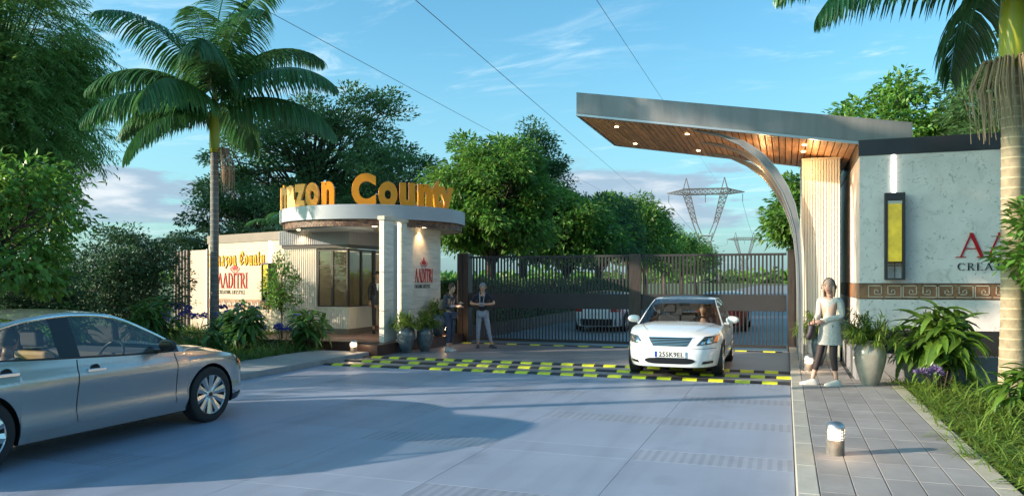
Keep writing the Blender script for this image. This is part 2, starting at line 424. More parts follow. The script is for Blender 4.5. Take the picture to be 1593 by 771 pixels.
# glyphs: width, list of strokes (polyline, nib kind) ; nib kinds T thick stem, h hair/serif
def serif(x, y, w=.17): return ([(x-w, y), (x+w, y)], 'h')
ROMAN = {
 'A': (1.0, [([(.12,0),(.50,1)], 'm'), ([(.50,1),(.88,0)], 'T'), ([(.25,.36),(.76,.36)], 'h'), serif(.12,0), serif(.88,0)]),
 'D': (.95, [([(.2,0),(.2,1)], 'T'), (arc(.36,.5,.46,.5,90,-90,14), 'N'), ([(.1,1),(.38,1)], 'h'), ([(.1,0),(.38,0)], 'h')]),
 'I': (.46, [([(.23,0),(.23,1)], 'T'), serif(.23,0), serif(.23,1)]),
 'T': (.86, [([(.43,0),(.43,1)], 'T'), ([(.06,1),(.80,1)], 'h'), ([(.06,1),(.06,.86)], 'm'), ([(.80,1),(.80,.86)], 'm'), serif(.43,0)]),
 'R': (.9, [([(.2,0),(.2,1)], 'T'), (arc(.36,.75,.30,.25,90,-90,10), 'N'), ([(.1,1),(.38,1)], 'h'), ([(.2,.5),(.38,.5)], 'h'), ([(.42,.5),(.82,0)], 'T'), serif(.2,0), ([(.74,0),(.92,0)], 'h')]),
 'C': (.95, [(arc(.52,.5,.42,.5,50,310,20), 'N'), ([(.80,.92),(.82,.74)], 'h')]),
 'E': (.78, [([(.2,0),(.2,1)], 'T'), ([(.1,1),(.66,1)], 'h'), ([(.2,.52),(.56,.52)], 'h'), ([(.1,0),(.70,0)], 'h'), ([(.66,1),(.66,.87)], 'm'), ([(.70,0),(.70,.14)], 'm')]),
 'N': (1.0, [([(.18,0),(.18,1)], 'm'), ([(.18,1),(.84,0)], 'T'), ([(.84,0),(.84,1)], 'm'), serif(.18,0,.13), serif(.84,1,.13)]),
 'G': (1.0, [(arc(.52,.5,.42,.5,50,325,20), 'N'), ([(.84,.06),(.84,.42)], 'T'), ([(.72,.42),(.94,.42)], 'h')]),
 'L': (.76, [([(.2,0),(.2,1)], 'T'), serif(.2,1), ([(.1,0),(.68,0)], 'h'), ([(.68,0),(.68,.14)], 'm')]),
 'F': (.74, [([(.2,0),(.2,1)], 'T'), ([(.1,1),(.66,1)], 'h'), ([(.2,.52),(.56,.52)], 'h'), ([(.66,1),(.66,.87)], 'm'), serif(.2,0)]),
 'S': (.72, [(arc(.36,.74,.24,.26,40,250,10)+arc(.36,.26,.26,.26,70,-140,10), 'N')]),
 'Y': (.9, [([(.10,1),(.45,.48)], 'T'), ([(.45,.48),(.80,1)], 'm'), ([(.45,0),(.45,.48)], 'T'), serif(.10,1,.12), serif(.80,1,.12), serif(.45,0)]),
 ' ': (.45, []),
}
B = 'B'
BLACK = {
 'A': (.95, [([(.2,.05),(.2,.62),(.34,.78)], B), ([(.34,.95),(.52,.86),(.70,.62),(.70,.08),(.82,0)], B), ([(.2,.42),(.70,.42)], 'h'), ([(.06,.86),(.22,.98),(.44,.88)], B), ([(.06,.06),(.2,0)], B)]),
 'C': (.86, [([(.72,.82),(.5,.95),(.22,.72),(.18,.25),(.42,.04),(.72,.2)], B), ([(.42,.9),(.42,.12)], 'h'), ([(.60,.86),(.76,.70)], B), ([(.54,.55),(.54,.4)], B)]),
 'm': (1.0, [([(.12,.50),(.22,.62),(.22,.1),(.30,0)], B), ([(.26,.56),(.44,.66),(.50,.5),(.50,.1),(.58,0)], B), ([(.54,.56),(.72,.66),(.80,.5),(.80,.1),(.90,0)], B)]),
 'a': (.62, [([(.16,.58),(.36,.66),(.44,.5),(.44,.1),(.56,0)], B), ([(.40,.36),(.18,.28),(.16,.1),(.28,0),(.42,.12)], B)]),
 'z': (.60, [([(.10,.60),(.24,.66),(.48,.60)], B), ([(.46,.60),(.16,.34),(.40,.30),(.44,.06),(.20,-.18)], B)]),
 'o': (.62, [([(.30,.66),(.14,.5),(.14,.14),(.30,0)], B), ([(.30,.66),(.48,.5),(.48,.14),(.30,0)], B)]),
 'n': (.68, [([(.10,.52),(.20,.64),(.20,.1),(.28,0)], B), ([(.24,.54),(.42,.66),(.50,.5),(.50,.1),(.62,0)], B)]),
 'u': (.68, [([(.10,.56),(.20,.62),(.20,.14),(.32,0),(.48,.12)], B), ([(.42,.56),(.50,.62),(.50,.1),(.62,0)], B)]),
 't': (.46, [([(.22,.86),(.20,.12),(.30,0),(.40,.08)], B), ([(.06,.60),(.40,.60)], 'h')]),
 'y': (.66, [([(.10,.56),(.20,.62),(.20,.14),(.32,0),(.48,.12)], B), ([(.42,.56),(.50,.62),(.50,.05),(.34,-.2),(.12,-.24)], B)]),
 ' ': (.34, []),
}
def lettering(text, font, height, origin, xdir, zdir, depth, track=.06, xs=1.0, bold=1.0, skip=()):
    """broad nib lettering as solid relief; returns MB in world coordinates and its length"""
    xd, zd = Vector(xdir).normalized(), Vector(zdir).normalized(); nrm = xd.cross(zd)   # points towards the reader
    q = MB(); x = 0; k = 0; o = Vector(origin)
    nib = {'T': (.065*bold, .012), 'm': (.026*bold, .014), 'h': (.02, .018), 'N': (.06*bold, .014), 'B': (.085*bold, .022)}
    for ch in text:
        w, st = font[ch]
        for pts, kind in (() if ch in skip else st):
            a, b_ = nib[kind]; ang = R(38) if kind == 'B' else 0
            cs, sn = math.cos(ang), math.sin(ang)
            corner = [(sx*a*cs-sy*b_*sn, sx*a*sn+sy*b_*cs) for sx in (-1,1) for sy in (-1,1)]
            for (ax, ay), (bx, by_) in zip(pts[:-1], pts[1:]):
                h = hull([(px+cx, py+cy) for px, py in ((ax,ay),(bx,by_)) for cx, cy in corner])
                lift = depth + .0003*(k % 7); k += 1
                P = [o+xd*((x+hx)*height*xs)+zd*(hy*height) for hx, hy in h]
                q.extr([tuple(p) for p in P], nrm*lift)
        x += w+track
    return q, x*height*xs
def lotus(origin, xdir, zdir, s, depth):
    xd, zd = Vector(xdir).normalized(), Vector(zdir).normalized(); nrm = xd.cross(zd); o = Vector(origin); q = MB()
    def petal(ang, L_, w_, base=(0,0)):
        ca, sa = math.cos(R(ang)), math.sin(R(ang)); pts = []
        for t_ in [i/8 for i in range(9)]: pts.append((w_*math.sin(PI*t_**.8), L_*t_))
        pts += [(-a_, b_) for a_, b_ in pts[-2:0:-1]]
        P = [(base[0]+a_*ca+b_*sa, base[1]-a_*sa+b_*ca) for a_, b_ in pts]
        q.extr([tuple(o+xd*(u_*s)+zd*(v_*s)) for u_, v_ in P], nrm*depth)
    petal(0, .62, .15, (0,.12)); petal(-42, .42, .12, (-.1,.1)); petal(42, .42, .12, (.1,.1))
    for sx in (-1, 1):
        pts = [(sx*.05,0),(sx*.3,-.03),(sx*.55,.12),(sx*.62,.26),(sx*.5,.3)]
        q.tube([tuple(o+xd*(u_*s)+zd*(v_*s)+nrm*(depth/2)) for u_, v_ in pts], .03*s, 5)
    return q

# ================================================================ right: marble entrance wall
def marble(name, base, blotch, sc=2.2):
    m = mat(name, base, .45, var=.08, vscale=sc, bump=.05)
    N, L = node_edit(m); b = N['Principled BSDF']; src = b.inputs['Base Color'].links[0].from_socket
    tc = N.new('ShaderNodeTexCoord'); n = N.new('ShaderNodeTexNoise'); n.inputs['Scale'].default_value = 3.1; n.inputs['Detail'].default_value = 9; n.inputs['Distortion'].default_value = 1.2; n.inputs['Roughness'].default_value = .68
    L.new(tc.outputs['Object'], n.inputs['Vector'])
    r1 = N.new('ShaderNodeMapRange'); r1.inputs[1].default_value = .55; r1.inputs[2].default_value = .72; L.new(n.outputs['Fac'], r1.inputs[0])
    mx = N.new('ShaderNodeMix'); mx.data_type = 'RGBA'; L.new(r1.outputs[0], mx.inputs[0]); L.new(src, mx.inputs[6]); mx.inputs[7].default_value = blotch+(1,)
    n2 = N.new('ShaderNodeTexNoise'); n2.inputs['Scale'].default_value = 9; n2.inputs['Detail'].default_value = 8; n2.inputs['Distortion'].default_value = 2; L.new(tc.outputs['Object'], n2.inputs['Vector'])
    r2 = N.new('ShaderNodeMapRange'); r2.inputs[1].default_value = .60; r2.inputs[2].default_value = .68; r2.inputs[4].default_value = .7; L.new(n2.outputs['Fac'], r2.inputs[0])
    m2 = N.new('ShaderNodeMix'); m2.data_type = 'RGBA'; L.new(r2.outputs[0], m2.inputs[0]); L.new(mx.outputs[2], m2.inputs[6]); m2.inputs[7].default_value = tuple(c*.55 for c in blotch)+(1,)
    L.new(m2.outputs[2], b.inputs['Base Color']); return m
m_marble = marble('marble_pale', (.70,.63,.61), (.52,.46,.44)); m_darkband = mat('dark_fascia', (.028,.026,.034), .35, var=.15, vscale=3)
m_plinth = mat('black_plinth', (.02,.02,.022), .25); m_key_bg = mat('key_band_brown', (.25,.115,.055), .5, var=.35, vscale=5, bump=.1); m_key = mat('key_pattern_stone', (.50,.40,.31), .55)
m_beigeface = mat('cream_stone', (.62,.54,.42), .5, var=.08, vscale=4)
wa = thing('entrance_wall', 'tall pale marble entrance wall with red lettering on the right', 'wall', (1.28, 15.5, 0))
g = MB(); g.box(1.28, 9.0, 15.5, 22.5, .9, 4.07); g.build('marble_facing', m_marble, wa)
g = MB(); g.box(1.31, 9.0, 15.53, 22.5, 0, .9); g.build('plinth', m_plinth, wa)
g = MB(); g.box(1.262, 9.0, 15.482, 22.5, 4.072, 4.36); g.build('fascia_band', m_darkband, wa)
g = MB(); g.box(1.274, 9.0, 15.494, 15.7, 1.46, 1.73); g.box(1.27, 1.3, 15.71, 22.4, 1.46, 1.73); kb = g.build('ornament_band', m_key_bg, wa)
g = MB()
for z0 in (1.45, 1.728): g.box(1.27, 9.0, 15.488, 15.50, z0, z0+.012); g.box(1.262, 1.272, 15.5, 22.4, z0, z0+.012)
g.build('border_line', m_darkband, kb)
def meander(q, x0, y, z0, w, h, t, d, m=0):
    """one unit of a square spiral key in the XZ plane facing -Y"""
    P = [(0,0),(0,1),(.86,1),(.86,.22),(.40,.22),(.40,.62),(.62,.62),(.62,.45)]
    if m: P = [(1-a, b) for a, b in P]
    pts = [(x0+a*w, z0+b*(h-t)) for a, b in P]
    for (ax, az), (bx, bz) in zip(pts[:-1], pts[1:]):
        q.box(min(ax,bx), max(ax,bx)+t, y-d, y, min(az,bz), max(az,bz)+t)
    q.box(x0, x0+w, y-d*.9, y, z0-.004, z0+t-.006)
g = MB(); i = 0
x = 1.42
while x < 8.6: meander(g, x, 15.494, 1.487, .25, .215, .018, .008, i % 2); x += .285; i += 1
g.build('key_pattern', m_key, kb)
q, _ = lettering('AADITRI', ROMAN, .42, (2.86, 15.497, 2.2), (1,0,0), (0,0,1), .02, .0, 1.03); q.build('lettering', mat('letter_red', (.45,.006,.012), .3), wa)
q, _ = lettering('CREATING LIFESTYLE', ROMAN, .125, (2.86, 15.497, 1.97), (1,0,0), (0,0,1), .012, .18, 1.05, 1.15); q.build('small_lettering', mat('letter_ink', (.02,.022,.03), .4), wa)
q = lotus((4.4, 15.497, 2.85), (1,0,0), (0,0,1), .5, .015); q.build('lotus_emblem', MATS['letter_red'], wa)
g = MB(); g.box(1.822, 1.868, 15.47, 15.5, 3.37, 4.065); g.build('light_strip', mat('strip_glow', (1,1,1), .4, emit=(1,.93,.84), estr=2.6), wa)
# wall lantern
ln = thing('wall_lantern', 'tall dark framed lantern with yellow glass on the marble wall', 'lantern', (1.845, 15.5, 1.8))
md = mat('lantern_frame', (.03,.024,.028), .4); g = MB()
x0, x1, z0, z1 = 1.68, 2.01, 1.80, 3.36
for a, b_ in ((x0, x0+.045), (x1-.045, x1)): g.box(a, b_, 15.30, 15.46, z0, z1)
g.box(x0+.045, x1-.045, 15.30, 15.46, 3.22, z1-.002); g.box(x0+.045, x1-.045, 15.30, 15.46, z0+.002, z0+.03); g.box(x0+.002, x1-.002, 15.46, 15.497, z0+.4, z1-.1)
g.build('frame', md, ln)
g = MB(); g.box(x0+.055, x1-.055, 15.32, 15.44, 2.13, 3.20)
_yg = mat('yellow_glass', (.62,.43,.03), .12, var=.35, vscale=3, emit=(.8,.55,.04), estr=.10); g.build('glass', _yg, ln)
g = MB(); g.box(x0+.05, x1-.05, 15.31, 15.45, 3.165, 3.215); g.build('glass_cap', mat('lamp_cap', (.5,.48,.45), .4), ln)
g = MB(); g.box(1.84, 1.855, 15.37, 15.385, z0+.03, 2.13); g.box(x0+.045, x1-.045, 15.37, 15.38, 2.10, 2.125); g.box(x0+.045, x1-.045, 15.37, 15.38, 2.05, 2.065); g.build('bar', md, ln)
# planter walls in front
m_planter = mat('planter_grey', (.24,.235,.25), .7, var=.1, vscale=4, bump=.15)
t = thing('planter_wall', 'low grey planter wall in front of the marble entrance wall', 'planter', (1.12, 14.2, .1))
g = MB(); g.box(1.12, 9.0, 14.2, 14.36, .0, .56); g.box(1.12, 1.28, 14.36, 17.45, .0, .56); g.build('wall', m_planter, t)
g = MB(); g.box(1.28, 9, 14.36, 15.49, .0, .47); g.build('soil', M_['soil'], t)

# fluted pillar carrying the canopy
m_flute = mat('fluted_cream', (.74,.68,.58), .55, var=.04, vscale=2)
fp = thing('fluted_pillar', 'cream fluted pillar holding up the entrance canopy', 'pillar', (.32, 17.5, .1))
g = MB(); x0, x1, y0, y1 = .33, 1.08, 17.5, 20.2; nf = 14; poly = []
for i in range(nf):
    a = x0+(x1-x0)*i/nf; w = (x1-x0)/nf
    poly += [(a, y0), (a+w*.72, y0), (a+w*.72, y0+.04), (a+w, y0+.04)]
poly += [(x1, y0+.02), (x1, y1), (x0, y1)]
g.prism(poly, .1, 4.33); g.build('fluted_facing', m_flute, fp)
g = MB(); g.box(x0-.012, x1+.012, y0-.014, y1, 4.332, 4.37); g.build('cap', m_beigeface, fp)
# ================================================================ canopy
m_metal = mat('canopy_metal', (.215,.21,.215), .42, .3, var=.16, stretch=(2.5,2.5,.35), vscale=1.2, bump=.03)
m_edge_m = mat('canopy_edge', (.42,.43,.45), .3, .6)
m_wood = mat('soffit_wood', (.50,.26,.115), .45, var=.3, vscale=2.2, stretch=(9,.8,9), rand=.22, wpos=True)
def zs(x): return 4.32+(1.28-x)*.168
YF, YB = 15.56, 19.4
cn = thing('entrance_canopy', 'large grey wing canopy with timber underside sweeping over the gateway', 'canopy', (1.28, 15.56, 0))
def canopy():
    g = MB(); A, Bx = -4.10, 2.16
    top = lambda x: zs(x)+.47
    pr = [(A, YF, zs(A)+.03), (2.16, YF, zs(2.16)+.03), (2.16, YF, top(2.16)), (A, YF, top(A))]
    g.extr(pr, (0, .05, 0))
    g.extr([(A, YF+.05, zs(A)+.03), (A, YF+.05, top(A)), (A, YB, zs(A)+.10), (A, YB, zs(A)+.03)], (.05, 0, 0))
    g.extr([(2.11, YF+.05, zs(2.16)+.03), (2.11, YF+.05, top(2.16)), (2.11, YB, zs(2.16)+.12), (2.11, YB, zs(2.16)+.03)], (.05, 0, 0))
    g.build('fascia', m_metal, cn)
    g = MB(); g.extr([(A+.05, YF+.05, top(A)-.02), (2.1, YF+.05, top(2.1)-.02), (2.1, YB-.05, zs(2.1)+.12), (A+.05, YB-.05, zs(A)+.10)], (0, 0, -.02)); g.build('roof_sheet', m_metal, cn)
    g = MB()   # bright edge trim all round below fascia
    g.extr([(A-.01, YF-.012, zs(A)-.02), (1.262, YF-.012, zs(1.262)-.02), (1.262, YF-.012, zs(1.262)+.025), (A-.01, YF-.012, zs(A)+.025)], (0, .06, 0))
    g.extr([(A-.01, YF+.05, zs(A)-.018), (A-.01, YF+.05, zs(A)+.028), (A-.01, YB, zs(A)+.028), (A-.01, YB, zs(A)-.018)], (.04, 0, 0))
    g.extr([(A+.03, YB, zs(A)-.02), (1.24, YB, zs(1.24)-.02), (1.24, YB, zs(1.24)+.09), (A+.03, YB, zs(A)+.09)], (0, .05, 0))
    g.build('edge_trim', m_edge_m, cn)
    g = MB(); g.extr([(A+.05, YF+.06, zs(A)+.022), (2.1, YF+.06, zs(2.1)+.022), (2.1, YB-.01, zs(2.1)+.022), (A+.05, YB-.01, zs(A)+.022)], (0, 0, .004)); g.build('soffit_board', mat('soffit_gap', (.02,.012,.008), .9), cn)
    n = 42; w = (1.26-(A+.04))/n; L_ = YB-YF-.07
    q = MB(); sl = -.168
    q.add([(.012,0,0),(w-.012,0,(w-.012)*sl),(w-.012,L_,(w-.012)*sl),(.012,L_,0),(.006,0,.024),(w-.006,0,.022+w*sl),(w-.006,L_,.022+w*sl),(.006,L_,.024)],
          [(0,1,2,3),(7,6,5,4),(0,4,5,1),(1,5,6,2),(2,6,7,3),(3,7,4,0)])
    me = q.mesh('plank', m_wood)
    base = wloc(cn)
    for i in range(n):
        x = A+.04+i*w; link('plank', me, cn, Vector((x, YF+.06, zs(x)-.003))-base)
    # downlights
    for x, y in ((-3.45, 16.5), (-3.45, 18.7), (-1.95, 16.5), (-1.95, 18.7), (.35, 16.35), (.35, 17.2)):
        q = MB(); q.lathe([(.0,0),(.042,0),(.042,.010),(0,.010)], 14, (x, y, zs(x)-.014)); q.build('downlight', M_['glow_warm'], cn)
canopy()
g = MB(); g.box(.50, 1.0, 17.9, 18.1, 4.375, 4.66) ; g.build('lamp_box', M_['white_trim'], cn)
def spot(name, loc, e, size=R(110), col=(1,.66,.34), blend=.8, rot=(0,0,0), rad=.04):
    d = bpy.data.lights.new(name, 'SPOT'); d.energy = e; d.spot_size = size; d.spot_blend = blend; d.color = col; d.shadow_soft_size = rad
    o = bpy.data.objects.new(name, d); COL.objects.link(o); o.location = loc; o.rotation_euler = rot; return o
def point(name, loc, e, col=(1,.7,.4), rad=.04):
    d = bpy.data.lights.new(name, 'POINT'); d.energy = e; d.color = col; d.shadow_soft_size = rad
    o = bpy.data.objects.new(name, d); COL.objects.link(o); o.location = loc; return o
# arch ribs
outer = [(-1.35, zs(-1.35)-.005), (-.98, 4.64), (-.70, 4.56), (-.36, 4.32), (-.10, 4.02), (.10, 3.68), (.23, 3.35), (.295, 2.95), (.315, 2.4), (.318, 1.6), (.318, .12)]
inner = [(-1.78, zs(-1.78)-.01), (-1.22, 4.655), (-.87, 4.47), (-.52, 4.19), (-.27, 3.86), (-.07, 3.50), (.07, 3.12), (.16, 2.75), (.215, 2.2), (.235, 1.5), (.24, .12)]
def rib(y0, wd, sc):
    q = MB(); n = len(outer)
    def P(lst, y): return [(x*sc+(1-sc)*.318, y, min(z, zs(x)-.006)) for x, z in lst]
    of, if_, ob, ib = P(outer, y0), P(inner, y0), P(outer, y0+wd), P(inner, y0+wd)
    for i in range(n-1):
        q.add([of[i], of[i+1], if_[i+1], if_[i], ob[i], ob[i+1], ib[i+1], ib[i]], [(0,1,2,3),(7,6,5,4),(0,4,5,1),(2,6,7,3)])
    r = q.build('arch_rib', m_metal, cn)
    e = MB()
    for off, lst in ((-.012, inner), (.0, outer)):
        a = P(lst, y0-.012)
        for p, s in zip(a[:-1], a[1:]): 
            dx, dz = s[0]-p[0], s[2]-p[2]; l = math.hypot(dx, dz); nx, nz = -dz/l*.012, dx/l*.012
            e.extr([(p[0], p[1], p[2]), (s[0], s[1], s[2]), (s[0]+nx, s[1], s[2]+nz), (p[0]+nx, p[1], p[2]+nz)], (0, .011, 0))
    e.build('edge_strip', m_edge_m, r)
for i in range(1, len(inner)):
    (ax_, az_), (bx_, bz_) = inner[i], outer[i]; outer[i] = (ax_+(bx_-ax_)*(.62 if i < 9 else .8), az_+(bz_-az_)*.62)
rib(15.90, .09, 1); rib(17.3, .09, 1); rib(18.9, .09, 1)
for i, (x, y) in enumerate(((-.55, 16.6), (-.55, 17.9), (.45, 16.4), (.45, 17.1))): point('cove_lamp', (x, y, zs(x)-.36), 5.0, (1,.58,.24), .05)

# ================================================================ gate
m_gate = mat('gate_metal', (.018,.019,.024), .6, .0, var=.12, vscale=3); m_gpost = mat('gate_post_brown', (.040,.031,.028), .45, .2, var=.35, vscale=4, stretch=(4,4,.6))
gt = thing('sliding_gate', 'wide closed dark metal gate with vertical bars and a solid middle band', 'gate', (-8.62, 20.7, 0))
def gate():
    X0, X1 = -8.62, 0.02; y = 20.7
    g = MB(); g.box(X0, X1, y-.03, y+.03, 1.0, 1.42); g.build('solid_panel', m_gate, gt)
    for z0, z1 in ((.06, .14), (2.42, 2.48)):
        g = MB(); g.box(X0, X1, y-.03, y+.03, z0, z1); g.build('rail', m_gate, gt)
    for x in (X0, X1-.06):
        pass
    g = MB(); g.box(-3.98, -3.66, y-.07, y-.031, .06, 2.5); g.build('centre_post', m_gpost, gt)
    q = MB(); q.box(-.024, .024, -.014, .014, 0, .998); up = q.mesh('bar_upper', m_gate)
    q = MB(); q.box(-.016, .016, -.014, .014, 0, .858); lo = q.mesh('bar_lower', m_gate)
    n = 90; base = wloc(gt)
    for i in range(n):
        x = X0+.05+(X1-X0-.1)*(i+.5)/n
        link('bar', up, gt, Vector((x, y, 1.421))-base); link('bar', lo, gt, Vector((x, y, .141))-base)
gate()
for x0, x1, yy_, lb in ((-8.98, -8.64, 20.55, 'brown metal gate post at the left end of the gate'), (.04, .40, 20.45, 'wide brown metal gate post at the right end of the gate')):
    t = thing('gate_post', lb, 'gate post', ((x0+x1)/2, yy_, 0))
    g = MB(); g.box(x0, (x0+x1)/2-.012, yy_, yy_+.34, 0, 2.56); g.box((x0+x1)/2+.012, x1, yy_+.004, yy_+.34, 0, 2.56); g.build('casing', m_gpost, t)
    g = MB(); g.box((x0+x1)/2-.012, (x0+x1)/2+.012, yy_+.02, yy_+.3, 0, 2.55); g.build('channel', m_gate, t)

# ================================================================ guardhouse
m_rib_cream = mat('ribbed_cream', (.56,.52,.44), .55); m_band = mat('ribbed_grey_band', (.27,.28,.31), .5); m_brown = mat('dark_brown_metal', (.045,.032,.026), .4)
m_drum = mat('drum_grey', (.36,.39,.43), .5, var=.05, vscale=1); m_mosaic = mat('mosaic_brown', (.16,.085,.055), .6, island=.5)
m_soff = mat('soffit_plaster', (.52,.50,.47), .6); m_floor = mat('podium_floor', (.19,.10,.075), .45, var=.15, vscale=2, rand=.05); m_podium = mat('podium_riser', (.075,.04,.032), .35, var=.2, vscale=3)
gh = thing('guardhouse', 'round roofed guardhouse with corner windows beside the gate', 'guardhouse', (-11.6, 18.9, 0))
CX, CY, RR = -11.21, 19.68, 2.62
def ribbed(q, p0, p1, z0, z1, n, d=.015, out=(0,-1)):
    """vertical ribs proud of a wall running p0->p1"""
    for i in range(n):
        a, b_ = (i+.1)/n, (i+.62)/n
        A = (p0[0]+(p1[0]-p0[0])*a, p0[1]+(p1[1]-p0[1])*a); Bq = (p0[0]+(p1[0]-p0[0])*b_, p0[1]+(p1[1]-p0[1])*b_)
        q.prism([A, Bq, (Bq[0]+out[0]*d, Bq[1]+out[1]*d), (A[0]+out[0]*d, A[1]+out[1]*d)], z0, z1)
def guardhouse():
    # podium
    pd = thing('podium', 'dark brown podium step carrying the guardhouse and the stone fin', 'podium', (-9.1, 16.4, 0))
    g = MB(); g.prism([(-12.6, 16.62), (-9.62, 16.62), (-9.62, 16.05), (-9.06, 16.05), (-9.06, 17.9), (-8.78, 18.5), (-8.78, 20.5), (-13.7, 20.5), (-13.7, 18)], 0, .262); g.build('riser', m_podium, pd)
    q = MB(); q.box(.004, .596, .004, .596, -.01, 0, .003); me = q.mesh('floor_tile', m_floor); base = wloc(pd)
    for i in range(7):
        for j in range(6): link('floor_tile', me, pd, Vector((-13.62+i*.6, 16.64+j*.6, .274))-base)
    # walls: main body behind, ribbed lower walls
    g = MB(); g.box(-13.75, -12.62, 18.9, 18.98, .26, 2.70); ribbed(g, (-13.75,18.9), (-12.62,18.9), .42, 2.70, 16)
    g.box(-12.62, -11.6, 18.9, 18.98, .26, 1.03); ribbed(g, (-12.62,18.9), (-11.6,18.9), .42, 1.03, 14)
    g.box(-11.68, -11.6, 18.98, 20.35, .26, 1.03); ribbed(g, (-11.6,18.9), (-11.6,20.35), .42, 1.03, 18, out=(1,0))
    g.box(-13.75, -11.7, 22.6, 22.7, .26, 2.7); g.box(-13.75, -13.66, 18.98, 22.6, .26, 2.7)
    g.box(-11.68, -11.6, 21.5, 22.6, .26, 2.7)
    g.build('ribbed_wall', m_rib_cream, gh)
    g = MB(); g.box(-13.77, -11.585, 18.885, 18.9, .262, .42); g.box(-11.6, -11.585, 18.9, 20.36, .262, .42); g.build('skirting', m_soil_trim, gh)
    # floor and interior
    g = MB(); g.box(-13.65, -11.7, 19.0, 22.6, .262, .28); g.build('floor', m_floor, gh)
    g = MB(); g.box(-13.64, -11.8, 19.1, 22.5, 2.66, 2.70); g.build('ceiling', m_soff, gh)
    g = MB(); g.box(-12.5, -11.9, 19.5, 20.2, .28, 1.0); g.build('desk', mat('desk_wood', (.22,.13,.07), .5), gh)
    # window frames + panes
    fr = mm('brown')
    for (xa, xb) in ((-12.60, -12.12), (-12.12, -11.62)):
        g = MB()
        for a in (xa, xb-.035): g.box(a, a+.035, 18.905, 18.965, 1.03, 2.66)
        g.box(xa+.035, xb-.035, 18.905, 18.965, 1.03, 1.07); g.box(xa+.035, xb-.035, 18.905, 18.965, 2.62, 2.66); g.box(xa+.035, xb-.035, 18.91, 18.96, 2.18, 2.205)
        w = g.build('window', fr, gh)
        g = MB(); g.box(xa+.035, xb-.035, 18.93, 18.938, 1.07, 2.62); g.build('pane', mm('win_glass'), w)
    for (ya, yb) in ((18.97, 19.66), (19.66, 20.35)):
        g = MB()
        for a in (ya, yb-.035): g.box(-11.665, -11.605, a, a+.035, 1.03, 2.66)
        g.box(-11.665, -11.605, ya+.035, yb-.035, 1.03, 1.07); g.box(-11.665, -11.605, ya+.035, yb-.035, 2.62, 2.66)
        w = g.build('window', fr, gh)
        g = MB(); g.box(-11.64, -11.632, ya+.035, yb-.035, 1.07, 2.62); g.build('pane', mm('win_glass'), w)
    g = MB(); g.box(-12.62, -11.59, 18.87, 18.90, 1.0, 1.032); g.box(-11.6, -11.57, 18.9, 20.36, 1.0, 1.032); g.build('sill', m_rib_cream, gh)
    # door frame with the guard in front of it
    g = MB(); g.box(-11.69, -11.59, 20.36, 20.44, .262, 2.68); g.box(-11.69, -11.59, 21.42, 21.5, .262, 2.68); g.build('door_frame', fr, gh)
    # bands above
    g = MB(); g.box(-13.79, -11.56, 18.86, 18.98, 2.70, 2.80); g.box(-11.68, -11.56, 18.98, 22.6, 2.70, 2.80); g.build('lintel', fr, gh)
    g = MB(); g.box(-13.85, -11.52, 18.82, 18.98, 2.80, 3.20); g.box(-11.68, -11.52, 18.98, 22.6, 2.80, 3.20)
    ribbed(g, (-13.85,18.82), (-11.52,18.82), 2.81, 3.19, 34, .012); ribbed(g, (-11.52,18.82), (-11.52,22.6), 2.81, 3.19, 50, .012, (1,0)); g.build('ribbed_band', m_band, gh)
    # round roof
    g = MB(); g.lathe([(RR-.06,3.36),(RR,3.36),(RR,3.72),(RR-.05,3.735),(RR-.05,3.62),(0,3.60)], 72, (CX, CY, 0), cap=False); g.build('round_fascia', m_drum, gh, smooth=30)
    q = MB(); nm = 96   # brown mosaic stones, two courses
    g = MB(); g.lathe([(RR-.13,3.18),(RR-.10,3.18),(RR-.10,3.36),(0,3.361)], 72, (CX, CY, 0), cap=False); g.build('mosaic_backing', m_podium, gh)
    for c in range(3):
        for i in range(150):
            a0 = 2*PI*(i+.5*(c%2))/150; a1 = a0+2*PI/150*.9; r0, r1 = RR-.10, RR-.088+.006*math.sin(i*12.9+c)
            q.prism([(CX+r0*math.cos(a0), CY+r0*math.sin(a0)), (CX+r1*math.cos(a0), CY+r1*math.sin(a0)), (CX+r1*math.cos(a1), CY+r1*math.sin(a1)), (CX+r0*math.cos(a1), CY+r0*math.sin(a1))], 3.184+c*.058, 3.184+c*.058+.052)
    ms = q.build('mosaic_course', m_mosaic, gh); ms['kind'] = 'stuff'
    g = MB(); g.lathe([(0,3.225),(RR-.12,3.225),(RR-.12,3.19),(RR-.02-.11,3.19)], 72, (CX, CY, 0), cap=False); g.build('soffit', m_soff, gh)
    g = MB(); g.lathe([(0,3.15),(1.0,3.15),(1.0,3.22),(0,3.22)], 48, (CX-.5, CY-1.15, 0)); g.build('ceiling_disc', mat('soffit_disc', (.42,.46,.52), .5), gh)
    for a, r_ in ((-150, 2.1), (-112, 2.0), (-60, 1.9), (-22, 2.15)):
        g = MB(); g.lathe([(0,0),(.06,0),(.06,.012),(0,.012)], 14, (CX+r_*math.cos(R(a)), CY+r_*math.sin(R(a)), 3.205)); g.build('downlight', M_['glow_warm'], gh)
m_soil_trim = mat('skirting_olive', (.14,.115,.085), .6); M_['brown'] = m_brown; M_['win_glass'] = glass('window_glass', (.72,.74,.68), .9)
guardhouse()
for a, r_, e in ((-150, 2.1, 7), (-112, 2.0, 6), (-22, 2.15, 7)): spot('downlight_lamp', (CX+r_*math.cos(R(a)), CY+r_*math.sin(R(a)), 3.18), e*3, R(120), (1,.62,.30))
point('room_lamp', (-12.6, 20.3, 2.4), 9, (1,.80,.58), .15)
point('fin_uplight', (-8.9, 19.55, .45), 3, (1,.6,.28), .05)

